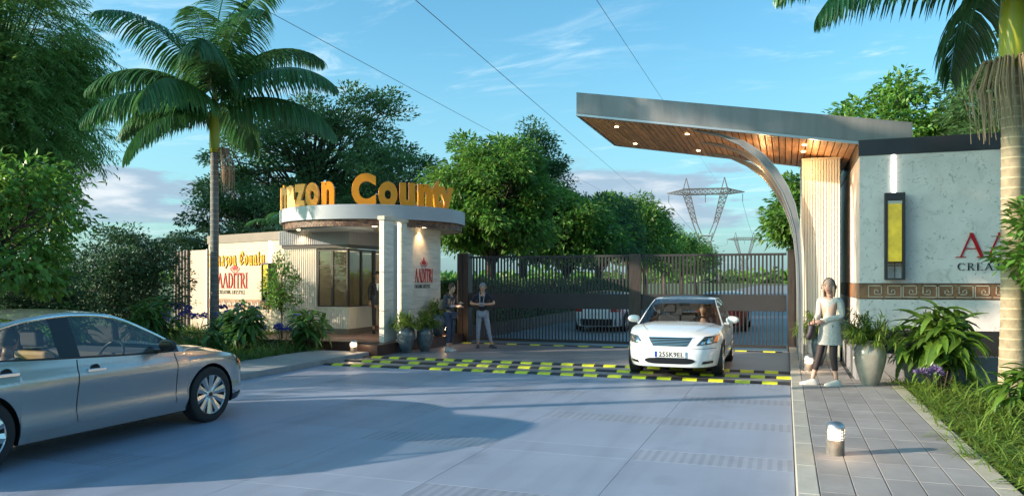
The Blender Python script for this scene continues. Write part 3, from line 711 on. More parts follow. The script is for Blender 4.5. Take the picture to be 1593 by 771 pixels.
# stone fin
m_trav = mat('travertine', (.68,.64,.55), .6, var=.14, vscale=1.5, stretch=(1,1,9), rand=.05, bump=.12, bscale=18)
fn = thing('stone_fin', 'pale travertine fin wall with red lettering beside the guardhouse', 'wall', (-9.4, 16.8, .26))
def fin():
    XF = -9.30
    zc = [(.265, 1.03), (1.04, 1.985), (1.995, 3.27)]
    for z0, z1 in zc:
        for ya, yb in ((16.80, 17.30), (17.72, 18.38)):
            g = MB(); g.box(-9.43, XF, ya+.002, yb-.002, z0, z1); g.build('stone_panel', m_trav, fn)
        g = MB(); g.box(-9.43, XF-.07, 18.38+.003, 20.25, z0, z1+(.0 if z1 < 3 else -.06)); g.build('stone_panel', m_trav, fn)
    g = MB(); g.box(-9.42, XF-.09, 16.81, 20.2, .262, 3.2); g.build('core', mat('core_pale', (.6,.57,.5), .7), fn)
    g = MB(); g.box(-9.46, XF+.03, 16.77, 18.41, 3.275, 3.37); g.build('coping', m_beigeface, fn)
    for i, y_ in enumerate((17.31, 17.38, 17.45, 17.52)):
        g = MB(); g.box(XF-.088, XF-.02, y_, y_+.035, .27, 3.26); g.build('blade', M_['white_trim'], fn)
    g = MB(); g.box(XF-.088, XF-.03, 17.61, 17.67, .27, 3.26); g.build('light_strip', mat('strip_warm', (1,1,1), .4, emit=(1,.86,.62), estr=1.1), fn)
    X = XF-.069
    q, L_ = lettering('AADITRI', ROMAN, .36, (X, 18.60, 1.74), (0,1,0), (0,0,1), .015, .0, .55, 1.2); q.build('lettering', mat('letter_red_dull', (.40,.02,.03), .4), fn)
    q, _ = lettering('CREATING LIFESTYLE', ROMAN, .085, (X, 18.60, 1.58), (0,1,0), (0,0,1), .008, .1, .70); q.build('small_lettering', MATS['letter_ink'], fn)
    q = lotus((X, 19.15, 2.18), (0,1,0), (0,0,1), .34, .012); q.build('lotus_emblem', MATS['letter_red_dull'], fn)
fin()
# big golden letters on the round roof
def roof_letters():
    mg = mat('golden_letters', (.88,.30,.004), .3, .1)
    root = thing('roof_sign', 'large golden Amazon County letters standing on the round roof', 'sign', (CX, CY, 3.7))
    rL = RR-.13; th0 = math.atan2(-CY, -CX)
    s = [('A', -88, 1), ('m', -73, .86), ('a', -61, .88), ('z', -50.5, .92), ('o', -39.5, .96), ('n', -28, 1), ('C', -6, 1), ('o', 8, 1), ('u', 20, 1), ('n', 32, 1), ('t', 42, .95), ('y', 51, .95)]
    cut = {}
    for ch, deg, hgt in s:
        c = bpy.data.curves.new('roof_letter', 'FONT'); c.body = ch; c.extrude = .03; c.offset = .048; c.resolution_u = 4; c.align_x = 'CENTER'; c.bevel_depth = .004
        tmp = bpy.data.objects.new('tmp', c); COL.objects.link(tmp)
        bpy.context.view_layer.update()
        me = bpy.data.meshes.new_from_object(tmp.evaluated_get(bpy.context.evaluated_depsgraph_get())); bpy.data.objects.remove(tmp)
        co = np.empty(len(me.vertices)*3, dtype=np.float32); me.vertices.foreach_get('co', co); co = co.reshape(-1, 3)
        big = ch in 'AC'
        sc = {'A': 1.0, 'C': 1.10}.get(ch, 1.18)
        co[:, 0] *= .60 if deg < -20 else .72
        if ch == 'C': co[:, 0] *= 1.08
        co[:, 0] *= sc*hgt; co[:, 1] = co[:, 1]*sc*(1.0 if not big else .98)
        me.vertices.foreach_set('co', co.ravel()); me.update(); me.materials.clear(); me.materials.append(mg)
        a = th0+R(deg)
        o = link('letter', me, root, (rL*math.cos(a), rL*math.sin(a), .035), (R(90), 0, th0+R(deg)*.70+PI/2))
roof_letters()
# ================================================================ left sign wall
P0 = Vector((-13.80, 18.98, 0)); P1 = Vector((-17.6, 20.3, 0)); dW = (P1-P0).normalized(); nW = Vector((-dW.y, dW.x, 0)); nW = -nW if nW.y > 0 else nW
m_signm = marble('marble_sign', (.50,.38,.27), (.36,.26,.19))
sw = thing('sign_wall', 'cream sign wall with blackletter name and red lettering behind the flower bed', 'wall', tuple(P0))
def signwall():
    def slab(q, s0, s1, z0, z1, d0, d1):   # along wall s, thickness offsets along nW (towards viewer positive)
        A = P0+dW*s0; Bq = P0+dW*s1
        q.prism([tuple((A+nW*d1)[:2]), tuple((Bq+nW*d1)[:2]), tuple((Bq+nW*d0)[:2]), tuple((A+nW*d0)[:2])], z0, z1)
    g = MB(); slab(g, 0, 4.1, .05, 2.96, -.4, 0); g.build('marble_facing', m_signm, sw)
    g = MB(); slab(g, 0, 4.14, 2.962, 3.22, -.42, .03); g.build('coping', mat('coping_taupe', (.16,.115,.085), .5, var=.1), sw)
    g = MB(); slab(g, 4.10, 5.9, .05, 2.78, -.5, -.03); g.build('side_panel', mat('cream_panel', (.46,.34,.25), .6, var=.05), sw)
    g = MB(); slab(g, 4.115, 4.16, .05, 2.80, -.1, .05); g.build('edge_blade', M_['white_trim'], sw)
    for i in range(5):
        g = MB(); slab(g, 5.35+i*.2, 5.43+i*.2, .05, 2.79, -.03, .05); g.build('slat', mat('slat_taupe', (.12,.09,.08), .5), sw)
    g = MB(); slab(g, .55, 4.08, .92, 1.20, 0, .012); b = g.build('ornament_band', m_key_bg, sw)
    g = MB(); s = 1.2
    for i in range(9):   # row of pointed relief leaves
        c = P0+dW*(1.3+i*.31)+nW*.012
        for dx, h in ((-.08,.13),(0,.19),(.08,.13)):
            A = c+dW*dx
            g.extr([tuple(A+Vector((0,0,.97))), tuple(A+dW*.035+Vector((0,0,.97+h*.5))), tuple(A+Vector((0,0,.97+h))), tuple(A-dW*.035+Vector((0,0,.97+h*.5)))], nW*.012)
    g.build('ornament_relief', m_key, b)
    xd = -dW
    q, L_ = lettering('Amazon County', BLACK, .42, P0+dW*4.02+nW*.002+Vector((0,0,2.26)), xd, (0,0,1), .03, .035, .80); q.build('blackletter_name', mat('letter_gold', (.62,.30,.02), .3, .3), sw)
    q, L_ = lettering('AADITRI', ROMAN, .46, P0+dW*3.55+nW*.002+Vector((0,0,1.55)), xd, (0,0,1), .02, .0, .66, 1.1); q.build('lettering', MATS['letter_red'], sw)
    q, _ = lettering('CREATING LIFESTYLE', ROMAN, .11, P0+dW*3.5+nW*.002+Vector((0,0,1.36)), xd, (0,0,1), .01, .10, .86, 1.0); q.build('small_lettering', MATS['letter_ink'], sw)
    q = lotus(P0+dW*2.55+nW*.002+Vector((0,0,2.06)), xd, (0,0,1), .40, .012); q.build('lotus_emblem', MATS['letter_red'], sw)
    g = MB(); slab(g, .64, .68, 2.25, 2.95, 0, .04); g.build('light_strip', MATS['strip_glow'], sw)
    l2 = thing('wall_lantern', 'small dark lantern with yellow glass at the right end of the sign wall', 'lantern', tuple(P0+dW*.66+Vector((0,0,1.2))))
    g = MB()
    for s0 in (.48, .80): slab(g, s0, s0+.03, 1.15, 2.3, .02, .2)
    slab(g, .51, .80, 2.25, 2.298, .02, .2); slab(g, .51, .80, 1.152, 1.2, .02, .2); g.build('frame', md, l2)
    g = MB(); slab(g, .53, .78, 1.45, 2.24, .05, .17); g.build('glass', _yg, l2)
signwall()
# ================================================================ cars
M_['tyre'] = mat('tyre', (.015,.015,.016), .75); M_['rim'] = mat('rim_alloy', (.62,.60,.58), .22, .9); M_['rim_dark'] = mat('brake_dark', (.05,.05,.055), .5, .5)
M_['chrome'] = mat('chrome', (.75,.76,.78), .12, 1); M_['trim_black'] = mat('trim_black', (.012,.012,.014), .3); M_['gap'] = mat('panel_gap', (.01,.01,.011), .8)
M_['lens'] = mat('headlamp_lens', (.10,.12,.14), .06, .3, var=.5, vscale=14, coat=1); M_['orange'] = mat('indicator_orange', (.75,.16,.03), .15, coat=1, emit=(.9,.2,.03), estr=.15)
M_['tail'] = mat('tail_red', (.45,.01,.01), .15, coat=1); M_['seat_dark'] = mat('seat_dark', (.03,.033,.045), .7); M_['seat_tan'] = mat('seat_tan', (.42,.27,.14), .6)
M_['cabin'] = mat('cabin_dark', (.03,.03,.034), .8); M_['carglass'] = glass('car_glass', (.80,.84,.83), .95); M_['plate'] = mat('plate_white', (.72,.72,.72), .4); M_['plate_blue'] = mat('plate_blue', (.02,.06,.42), .4)
def make_car(label, loc, rz, body, P, cat='car', detail=True, group=None):
    """local +Y is the nose. P: dictionary of sizes."""
    root = thing('parked_car' if not detail else 'sedan', label, cat, loc, rz, group)
    L = P['L']/2; W0 = P['W']/2; nf, nr = P.get('nf', 4.2), P.get('nr', 4.6)
    zsf = herm(P['shoulder']); wf, wr = P['wf'], P['wr']; wrad = P['wheel']; Ra = P.get('arch', wrad+.045)
    sxf = herm(P['section']); lf = herm(P['nose']); lr = herm(P['tail']); sill = P.get('sill', .2)
    def LL(z, fy): return (lf(z) if fy > 0 else lr(z))*max(0, min(1, (abs(fy)-.55)/.45))**2
    def fx_of(fy): n = nf if fy > 0 else nr; return max(0, 1-abs(fy)**n)**(1/n)
    def pt(fy, fx, z, side=1): 
        s = sxf(z)
        return Vector((side*fx*W0*s, fy*L+(1 if fy > 0 else -1)*LL(z, fy), z))
    def front(x, z, end=1):
        n = nf if end > 0 else nr; fx = min(.9999, abs(x)/(W0*sxf(z))); fy = end*(1-fx**n)**(1/n); p = pt(fy, fx, z); p.x = x; return p
    def sidep(y, z, side=1):
        fy = y/L
        for _ in range(3): fy = max(-.9999, min(.9999, (y-(1 if fy > 0 else -1)*LL(z, fy))/L))
        return pt(fy, fx_of(fy), z, side)
    # stations
    st = []
    for k in range(13):
        fx = .86*(k/12)**.8; st.append(((1-fx**nf)**(1/nf), fx))
    ylo, yhi = -((1-.86**nr)**(1/nr)), st[-1][0]
    ys = set(np.linspace(ylo, yhi, 56)[1:-1]) 
    for wy in (wf, wr):
        ys = {v for v in ys if not (abs(v*L-wy) < Ra+.03)}
        for a in np.linspace(-1, 1, 21): ys.add((wy+Ra*math.sin(a*PI/2))/L)
        ys.add((wy-Ra-.012)/L); ys.add((wy+Ra+.012)/L)
    for v in sorted(ys, reverse=True): st.append((v, fx_of(v)))
    for k in range(12, -1, -1):
        fx = .86*(k/12)**.8; st.append((-(1-fx**nr)**(1/nr), fx))
    def zbot(y):
        z = sill+ (.03 if y > wf+Ra else 0)
        for wy in (wf, wr):
            d = abs(y-wy)
            if d < Ra: z = max(z, wrad+math.sqrt(Ra*Ra-d*d))
        return z
    rows = [0, .04, .12, .22, .32, .42, .52, .62, .71, .79, .86, .92, .965, 1]
    # greenhouse span
    yc, yd = P['cowl'], P['deck']
    crown = P.get('crown', .05)
    g = MB()
    for sd in (1, -1):
        Pm = []
        for fy, fx in st:
            z1 = zsf(fy*L); z0 = zbot(fy*L); Pm.append([tuple(pt(fy, fx, z0+(z1-z0)*r, sd)) for r in rows])
        g.grid(Pm)
    ks = [1, .985, .95, .88, .75, .55, .3, 0, -.3, -.55, -.75, -.88, -.95, -.985, -1]
    def top_pt(fy, fx, k):
        y0 = fy*L; z = zsf(y0); p = pt(fy, fx*1.0, z); x = p.x*k
        up = crown*min(1, fx*1.25)*(1-abs(k)**2.4)
        if P.get('hoodline') and y0 > 0: up += P['hoodline']*math.exp(-((abs(k)-.62)/.14)**2)*min(1, fx)
        return (x, p.y, z+up)
    for sel in (lambda y: y >= yc-.02, lambda y: y <= yd+.02):
        G = [[top_pt(fy, fx, k) for k in ks] for fy, fx in st if sel(fy*L)]
        if len(G) > 1: g.grid(G)
    b = g.build('body', body, root, smooth=42, world=False)
    # underbody and wheel arch liners, inner tub
    g = MB(); g.box(-W0*.88, W0*.88, wr+Ra, wf-Ra, sill-.02, sill+.05); g.box(-W0*.6, W0*.6, -L*.93, L*.9, sill, sill+.06)
    for wy in (wf, wr):
        for sd in (1, -1):
            pr = [(wy+Ra*.995*math.cos(a), wrad+Ra*.995*math.sin(a)) for a in np.linspace(-.35, PI+.35, 19)]
            xo, xi = sd*(W0*.955), sd*(W0-.33)
            g.grid([[(xo, y, z) for y, z in pr], [(xi, y, z) for y, z in pr]])
            g.add([(xi, y, z) for y, z in pr], [tuple(range(len(pr)))])
    g.build('underbody', M_['trim_black'], root, world=False, smooth=False)
    # greenhouse
    railz = herm(P['rail']); tum = P.get('tumble', .42)
    yy = sorted(set(list(np.linspace(yd, yc, 64)) + [v for w in P['windows'] for v in w] + list(P['roofspan'])), reverse=True)
    belt = lambda y: sidep(y, zsf(y)-.004)
    def side_v(y, v, sd):
        p = belt(y); zr = max(railz(y), p.z+.004); z = p.z+(zr-p.z)*v
        x = p.x*.992-tum*(z-p.z)-.10*(z-p.z)**2*.6; return Vector((sd*x, y, z))
    vr = [0, .045, .10, .3, .5, .7, .86, .93, 1]
    roofm, glassm = MB(), {}
    rf, rb = P['roofspan'][1], P['roofspan'][0]
    sl = P.get('pillar_slant', 0)
    def inwin(y0, y1):
        ym = (y0+y1)/2
        for i, (a, c) in enumerate(P['windows']):
            if a <= ym <= c: return i
        return -1
    pil = {}
    for sd in (1, -1):
        for (ya, yb) in zip(yy[:-1], yy[1:]):
            wi = inwin(yb, ya); ym = (ya+yb)/2; hgt = railz(ym)-zsf(ym)
            for va, vb in zip(vr[:-1], vr[1:]):
                q = [side_v(ya, va, sd), side_v(yb, va, sd), side_v(yb, vb, sd), side_v(ya, vb, sd)]
                isg = va >= .04 and vb <= .935 and hgt > .07
                if isg and wi >= 0: glassm.setdefault((sd, wi), MB()).add(q, [(0,1,2,3)])
                elif isg and (P['windows'][0][0] <= ym <= P['windows'][-1][1]): pil.setdefault((sd, sum(ym > w[1] for w in P['windows'])), MB()).add(q, [(0,1,2,3)])
                elif isg and ym > P['windows'][-1][1]: pil.setdefault((sd, 9), MB()).add(q, [(0,1,2,3)])
                else: roofm.add(q, [(0,1,2,3)])
    kk = [1, .965, .90, .75, .5, .25, 0, -.25, -.5, -.75, -.90, -.965, -1]
    bul = P.get('bulge', .12)
    def roof_pt(y, k):
        p = side_v(y, 1, 1); x = p.x*k; u = 1-k*k
        cr = .035*min(1, (railz(y)-zsf(y))/.35)+.0
        if y > rf: yb_ = y+bul*u*min(1, (y-rf)/(yc-rf)*1.6)
        elif y < rb: yb_ = y-bul*u*min(1, (rb-y)/(rb-yd)*1.6)
        else: yb_ = y
        return (x, yb_, p.z+cr*u+(.006 if abs(k) < 1 else 0))
    ws, bs, sr, fr_ = MB(), MB(), MB(), MB()
    for ya, yb in zip(yy[:-1], yy[1:]):
        ym = (ya+yb)/2
        for ka, kb in zip(kk[:-1], kk[1:]):
            q = [roof_pt(ya, ka), roof_pt(yb, ka), roof_pt(yb, kb), roof_pt(ya, kb)]
            edge = max(abs(ka), abs(kb)) > .97
            if ym > rf-.005 and not edge and (max(abs(ka), abs(kb)) > .91 or ym < rf+.035 or ym > yc-.05): fr_.add(q, [(0,1,2,3)])
            elif ym > rf+.03 and not edge: ws.add(q, [(0,1,2,3)])
            elif ym < rb-.03 and ym > yd+.05 and not edge: bs.add(q, [(0,1,2,3)])
            elif P.get('sunroof') and P['sunroof'][0] < ym < P['sunroof'][1] and max(abs(ka), abs(kb)) <= .76: sr.add([(x, y, z+.004) for x, y, z in q], [(0,1,2,3)])
            else: roofm.add(q, [(0,1,2,3)])
    roofm.build('roof', body, root, smooth=50, world=False, fix=False); ws.build('windshield', M_['carglass'], root, smooth=True, world=False, fix=False); bs.build('rear_window', M_['carglass'], root, smooth=True, world=False, fix=False)
    fr_.build('windshield_frame', M_['trim_black'], root, smooth=True, world=False, fix=False)
    if sr.v: sr.build('sunroof', M_['trim_black'], root, smooth=True, world=False, fix=False)
    for q in pil.values(): q.build('pillar', M_['trim_black'], root, world=False, fix=False)
    for k_, q in glassm.items(): q.build('side_window', M_['carglass'], root, smooth=True, world=False, fix=False)
    def ribbon(name, pts, w, m, nrmf, parent=root, lift=.004):
        q = MB(); pts = [Vector(p) for p in pts]; A = []; n = len(pts)
        for i, p in enumerate(pts):
            t = (pts[min(i+1,n-1)]-pts[max(i-1,0)]).normalized(); nn = nrmf(p); s = t.cross(nn).normalized()*w/2
            A.append([tuple(p+nn*lift-s), tuple(p+nn*(lift+.0015)), tuple(p+nn*lift+s)])
        q.grid(A); return q.build(name, m, parent, world=False, fix=False)
    for sd in (1, -1):
        nx = lambda p, s=sd: Vector((s, 0, .15)).normalized()
        for f_ in P['doors']: ribbon('door_seam', [sidep(f_+P.get('seamcurve', .0)*((z-.55)/.4)**2*(1 if f_ < .5 else -1), z, sd) for z in np.linspace(sill+.12, zsf(f_)-.01, 14)], .008, M_['gap'], nx)
        # rocker crease and window surround
        top = [side_v(y, .95, sd) for y in yy if railz(y)-zsf(y) > .07]
        ribbon('window_trim', top, .022, M_['chrome'] if P.get('chrome_top') else M_['trim_black'], nx)
        ribbon('belt_trim', [side_v(y, .03, sd) for y in yy if P['windows'][0][0]-.03 <= y <= P['windows'][-1][1]+.12], .022, M_['trim_black'], nx)
        for hy in P['handles']:
            p = sidep(hy, zsf(hy)-.12, sd)
            h = MB(); h.box(p.x-.012 if sd > 0 else p.x-.030, p.x+.030 if sd > 0 else p.x+.012, hy-.11, hy+.11, p.z-.018, p.z+.014, .006); hd = h.build('door_handle', M_['chrome'], root, world=False)
            h = MB(); h.lathe([(.0,.0),(.055,.001),(.060,.004)], 16, (p.x-.001, hy, p.z), axis='x') if sd > 0 else h.lathe([(.0,.0),(.055,-.001),(.060,-.004)], 16, (p.x+.001, hy, p.z), axis='x')
            h.build('handle_cup', M_['gap'], hd, world=False)
        # mirror
        my = P['mirror']; bp = belt(my); q = MB(); cx = sd*(bp.x+.13); rowsm = []
        for i in range(9):
            a = i/8*PI; rr = math.sin(a)**.7; rowsm.append([(cx+.125*math.cos(a)*(1), my+.055*rr*math.cos(b_)*(1 if math.cos(b_) > 0 else .35), bp.z+.10+.075*rr*math.sin(b_)) for b_ in np.linspace(0, 2*PI, 13)])
        q.grid(rowsm); q.box(min(sd*(bp.x-.03), cx-sd*.06), max(sd*(bp.x-.03), cx-sd*.06), my-.03, my+.03, bp.z+.012, bp.z+.05)
        q.build('wing_mirror', body if P.get('mirror_body') else M_['trim_black'], root, smooth=60, world=False)
    # wheels
    def wheel_meshes():
        r = wrad; w_ = .105; q = MB()
        q.lathe([(r*.70,-w_*.75),(r*.72,-w_),(r*.93,-w_),(r*.985,-w_*.86),(r,-w_*.55),(r,w_*.55),(r*.985,w_*.86),(r*.93,w_),(r*.86,w_*1.03),(r*.72,w_),(r*.70,w_*.75)], 44, axis='x', cap=False)
        for k in (-.5, 0, .5): pass
        ty = q.mesh('tyre', M_['tyre'], smooth=40); q = MB()
        q.lathe([(r*.715,w_*.93),(r*.70,w_*.99),(r*.675,w_*.90),(r*.66,w_*.2),(r*.66,-w_*.9)], 44, axis='x', cap=False)
        n = P.get('spokes', 10)
        for i in range(n):
            a = 2*PI*i/n; ca, sa = math.cos(a), math.sin(a); tw = P.get('spoke_w', .030)
            def pr(rad, off, dx): return (dx, rad*ca-off*sa, rad*sa+off*ca)
            q.add([pr(r*.12,-tw*.7,w_*.66), pr(r*.12,tw*.7,w_*.66), pr(r*.69,tw*1.5,w_*.88), pr(r*.69,-tw*1.5,w_*.88), pr(r*.4,-tw,w_*.50), pr(r*.4,tw,w_*.50), pr(r*.12,-tw*.7,w_*.4), pr(r*.12,tw*.7,w_*.4), pr(r*.69,tw*1.5,w_*.5), pr(r*.69,-tw*1.5,w_*.5), pr(r*.4,0,w_*.84), pr(r*.12,0,w_*.78), pr(r*.69,0,w_*.99)],
                  [(0,11,10),(11,1,10),(10,1,2),(10,2,12),(10,12,3),(0,10,3),(1,7,8,2),(0,3,9,6),(6,9,8,7)])
        q.lathe([(r*.16,w_*.4),(r*.16,w_*.74),(r*.12,w_*.82),(0,w_*.84)], 20, axis='x')
        rm = q.mesh('rim', M_['rim']); q = MB(); q.lathe([(r*.655,-.03),(r*.655,.0),(0,.0)], 30, axis='x'); q.lathe([(r*.5,.0),(r*.5,.022),(r*.2,.024),(0,.026)], 30, axis='x')
        bd = q.mesh('brake_disc', M_['rim_dark']); q = MB(); q.lathe([(r*.085,w_*.84),(r*.08,w_*.88),(0,w_*.885)], 14, axis='x'); hc = q.mesh('hub_cap', M_['trim_black'])
        return ty, rm, bd, hc
    ty, rm, bd, hc = wheel_meshes()
    for wy in (wf, wr):
        for sd in (1, -1):
            w = link('wheel', None, root, (sd*(W0-.135), wy, wrad), (R(13)*(1 if wy == wf else 2), 0, 0 if sd > 0 else PI))
            link('tyre', ty, w); link('rim', rm, w); link('brake_disc', bd, w); link('hub_cap', hc, w)
    # interior
    g = MB(); g.box(-W0*.84, W0*.84, yd+.15, yc-.1, sill+.06, sill+.10)
    for sd in (1, -1): g.box(sd*W0*.84, sd*(W0*.84-.03), yd+.2, yc-.1, sill+.08, zsf(0)-.02)
    g.box(-W0*.84, W0*.84, yd-.1, yd+.15, sill+.1, zsf(yd)-.01); g.build('cabin_tub', M_['cabin'], root, world=False)
    db = MB(); zb = zsf(yc)
    db.extr([(-W0*.86, yc-.02, zb-.28), (-W0*.86, yc+.02, zb+.01), (-W0*.86, yc-.25, zb+.05), (-W0*.86, yc-.52, zb+.01), (-W0*.86, yc-.55, zb-.28)], (W0*1.72, 0, 0)); db.build('dashboard', M_['cabin'], root, smooth=30, world=False)
    sw_ = MB(); sx = P.get('driver', -1)*.37
    sw_.tube([(sx+.18*math.cos(a), yc-.62+.09*math.sin(a), zb-.02+.17*math.sin(a)) for a in np.linspace(0, 2*PI, 21)], .016, 8, cap=False); sw_.box(sx-.16, sx+.16, yc-.63, yc-.60, zb-.05, zb+.0); sw_.tube([(sx, yc-.61, zb-.03), (sx, yc-.45, zb-.1)], .03, 8)
    sw_.build('steering_wheel', M_['trim_black'], root, smooth=40, world=False)
    sm = P.get('seatmat', 'seat_dark')
    for (sx_, sy) in ((-.37, P['seat']), (.37, P['seat'])):
        s = MB()
        s.extr([(sx_-.24, sy+.5, .36), (sx_-.24, sy+.5, .50), (sx_-.24, sy+.02, .52), (sx_-.24, sy-.22, 1.06), (sx_-.24, sy-.33, 1.06), (sx_-.24, sy-.16, .36)], (.48, 0, 0))
        se = s.build('seat', M_[sm], root, smooth=False, world=False)
        bv = se.modifiers.new('bevel', 'BEVEL'); bv.width = .04; bv.segments = 3
        s = MB(); s.extr([(sx_-.13, sy-.22, 1.10), (sx_-.13, sy-.25, 1.28), (sx_-.13, sy-.34, 1.28), (sx_-.13, sy-.32, 1.10)], (.26, 0, 0)); h = s.build('headrest', M_['seat_dark'], se, world=False)
        bv = h.modifiers.new('bevel', 'BEVEL'); bv.width = .03; bv.segments = 3
    s = MB(); ry = P['rearseat']; s.extr([(-.62, ry+.5, .36), (-.62, ry+.5, .50), (-.62, ry+.02, .52), (-.62, ry-.24, 1.0), (-.62, ry-.36, 1.0), (-.62, ry-.1, .36)], (1.24, 0, 0)); rs = s.build('rear_bench', M_[sm], root, world=False)
    for sx_ in (-.36, .36):
        s = MB(); s.extr([(sx_-.13, ry-.24, 1.0), (sx_-.13, ry-.28, 1.16), (sx_-.13, ry-.36, 1.16), (sx_-.13, ry-.34, 1.0)], (.26, 0, 0)); s.build('headrest', M_[P.get('rear_hr', 'seat_dark')], rs, world=False)
    if detail:
        q = MB(); q.box(-.11, .11, rf+.05, rf+.08, railz(rf)-.13, railz(rf)-.06, .01); q.build('rear_view_mirror', M_['trim_black'], root, world=False)
    # patches
    def patch(name, quad, m, end=1, nu=12, nv=6, lift=.006, parent=root, rnd_=0):
        """quad: four (x, z) corners: in-bottom, out-bottom, out-top, in-top, laid on the front or rear face"""
        G = []
        for i in range(nu+1):
            u = i/nu; row = []
            for j in range(nv+1):
                v = j/nv
                if rnd_: 
                    e = rnd_; vv = (v-.5)*2; uu = (u-.5)*2; sc = (1-abs(uu)**6)**.5 if abs(uu) < 1 else .15; v2 = .5+vv*.5*max(.25, sc)
                else: v2 = v
                x = (quad[0][0]*(1-u)+quad[1][0]*u)*(1-v2)+(quad[3][0]*(1-u)+quad[2][0]*u)*v2; z = (quad[0][1]*(1-u)+quad[1][1]*u)*(1-v2)+(quad[3][1]*(1-u)+quad[2][1]*u)*v2
                p = front(x, z, end); n = Vector((x*.35/W0, end, 0)).normalized(); row.append(tuple(p+n*lift))
            G.append(row)
        q = MB(); q.grid(G); return q.build(name, m, parent, smooth=True, world=False, fix=False)
    return dict(root=root, front=front, sidep=sidep, patch=patch, ribbon=ribbon, belt=belt, side_v=side_v, top=top_pt, zsf=zsf, W0=W0, L=L)
paint_white = mat('car_paint_white', (.80,.82,.84), .28, coat=1); paint_silver = mat('car_paint_silver', (.45,.435,.42), .24, .70, coat=1, bump=.0)
def patch_side(c, name, ys_, zs_, m, side, lift=.006, parent=None):
    q = MB(); G = []
    for i in range(9):
        u = i/8; row = []
        for j in range(6):
            v = j/5; y = ys_[0]*(1-u)+ys_[1]*u; z0 = zs_[0][0]*(1-u)+zs_[1][0]*u; z1 = zs_[0][1]*(1-u)+zs_[1][1]*u
            p = c['sidep'](y, z0+(z1-z0)*v, side); n = Vector((side, .5, 0)).normalized(); row.append(tuple(p+n*lift))
        G.append(row)
    q.grid(G); return q.build(name, m, parent or c['root'], smooth=True, world=False, fix=False)
# silver sedan, heading to the gate
SP = dict(L=4.98, W=1.88, nf=3.9, nr=4.6, wf=1.45, wr=-1.50, wheel=.352, arch=.395, sill=.21, crown=.07, hoodline=.012,
  shoulder=[(-2.49,.93),(-2.2,1.02),(-1.6,1.035),(-.8,1.0),(.2,.955),(.95,.935),(1.4,.905),(1.9,.84),(2.3,.76),(2.49,.70)],
  section=[(.15,.90),(.22,.925),(.29,.950),(.35,.984),(.42,.962),(.52,.966),(.64,.982),(.76,1.0),(.80,1.0),(.86,.972),(.94,.948),(1.0,.93),(1.06,.90)],
  nose=[(.15,-.10),(.25,-.03),(.42,.0),(.58,-.02),(.70,-.08),(.80,-.22),(.95,-.3)], tail=[(.2,-.06),(.4,0),(.7,0),(.95,-.06),(1.05,-.1)],
  cowl=1.02, deck=-2.05, rail=[(-2.05,1.04),(-1.75,1.16),(-1.35,1.30),(-.9,1.405),(-.4,1.445),(.0,1.425),(.30,1.345),(.62,1.19),(.86,1.05),(1.02,.95)],
  windows=[(-1.75,-1.50),(-1.42,-.66),(-.42,.66)], roofspan=[-.95,.02], tumble=.44, doors=[-1.46,-.50,.86], handles=[-1.24,-.28], mirror=.60, seat=-.30, rearseat=-1.05,
  seatmat='seat_tan', chrome_top=True, rear_hr='seat_tan', seamcurve=.02, spokes=10, spoke_w=.034, driver=1)
silver = make_car('silver sedan driving towards the gate, cut by the left edge', (-7.80, 6.52, 0), R(-1.0), paint_silver, SP)
def silver_extra(c):
    patch_side(c, 'headlight', (2.08, 2.44), ((.665,.765),(.60,.69)), M_['lens'], 1); patch_side(c, 'side_marker', (2.17, 2.40), ((.655,.735),(.61,.70)), M_['orange'], 1, .010)
    patch_side(c, 'headlight', (2.08, 2.44), ((.665,.765),(.60,.69)), M_['lens'], -1)
    r = c['ribbon']; nx = lambda p: Vector((1, 0, .1)).normalized()
    q = MB()
    for sd in (1, -1): q.grid([[tuple(c['sidep'](y, z, sd)+Vector((sd*.012, .012, 0))) for z in (.20,.24,.27)] for y in np.linspace(1.9, 2.47, 10)])
    q.build('front_lip', M_['trim_black'], c['root'], world=False)
    c['patch']('grille', ((-.55,.36),(.55,.36),(.62,.60),(-.62,.60)), M_['trim_black']); c['patch']('tail_light', ((.45,.78),(.80,.78),(.80,.90),(.45,.90)), M_['tail'], -1); c['patch']('tail_light', ((-.45,.78),(-.80,.78),(-.80,.90),(-.45,.90)), M_['tail'], -1)
silver_extra(silver)
# white sedan facing the camera
WP = dict(L=4.72, W=1.80, nf=4.4, nr=4.6, wf=1.36, wr=-1.38, wheel=.325, arch=.365, sill=.20, crown=.085, hoodline=.016,
  shoulder=[(-2.36,.88),(-2.1,.96),(-1.4,.97),(-.5,.94),(.4,.91),(.95,.90),(1.4,.875),(1.9,.82),(2.2,.775),(2.36,.75)],
  section=[(.15,.90),(.22,.93),(.32,.965),(.45,.985),(.56,.992),(.57,.982),(.68,1.0),(.76,.995),(.84,.965),(.92,.94),(1.0,.92)],
  nose=[(.15,-.09),(.25,-.02),(.40,.0),(.54,-.01),(.56,-.035),(.68,-.07),(.78,-.17),(.9,-.3)], tail=[(.2,-.05),(.4,0),(.8,0),(1.0,-.08)],
  cowl=.92, deck=-1.72, rail=[(-1.72,.965),(-1.45,1.14),(-1.1,1.33),(-.75,1.405),(-.3,1.42),(.02,1.395),(.30,1.30),(.58,1.13),(.78,.99),(.92,.915)],
  windows=[(-1.30,-1.10),(-1.03,-.32),(-.22,.62)], roofspan=[-.82,.06], tumble=.42, doors=[-1.12,-.27,.80], handles=[-.95,-.10], mirror=.52, seat=-.12, rearseat=-.98,
  sunroof=(-.62,-.02), mirror_body=True, seamcurve=.03, spokes=10, seatmat='seat_dark', driver=1)
WP['driver'] = -1
white = make_car('white sedan facing the camera in front of the gate, plate 25SK9EL', (-1.98, 16.42, 0), PI, paint_white, WP)
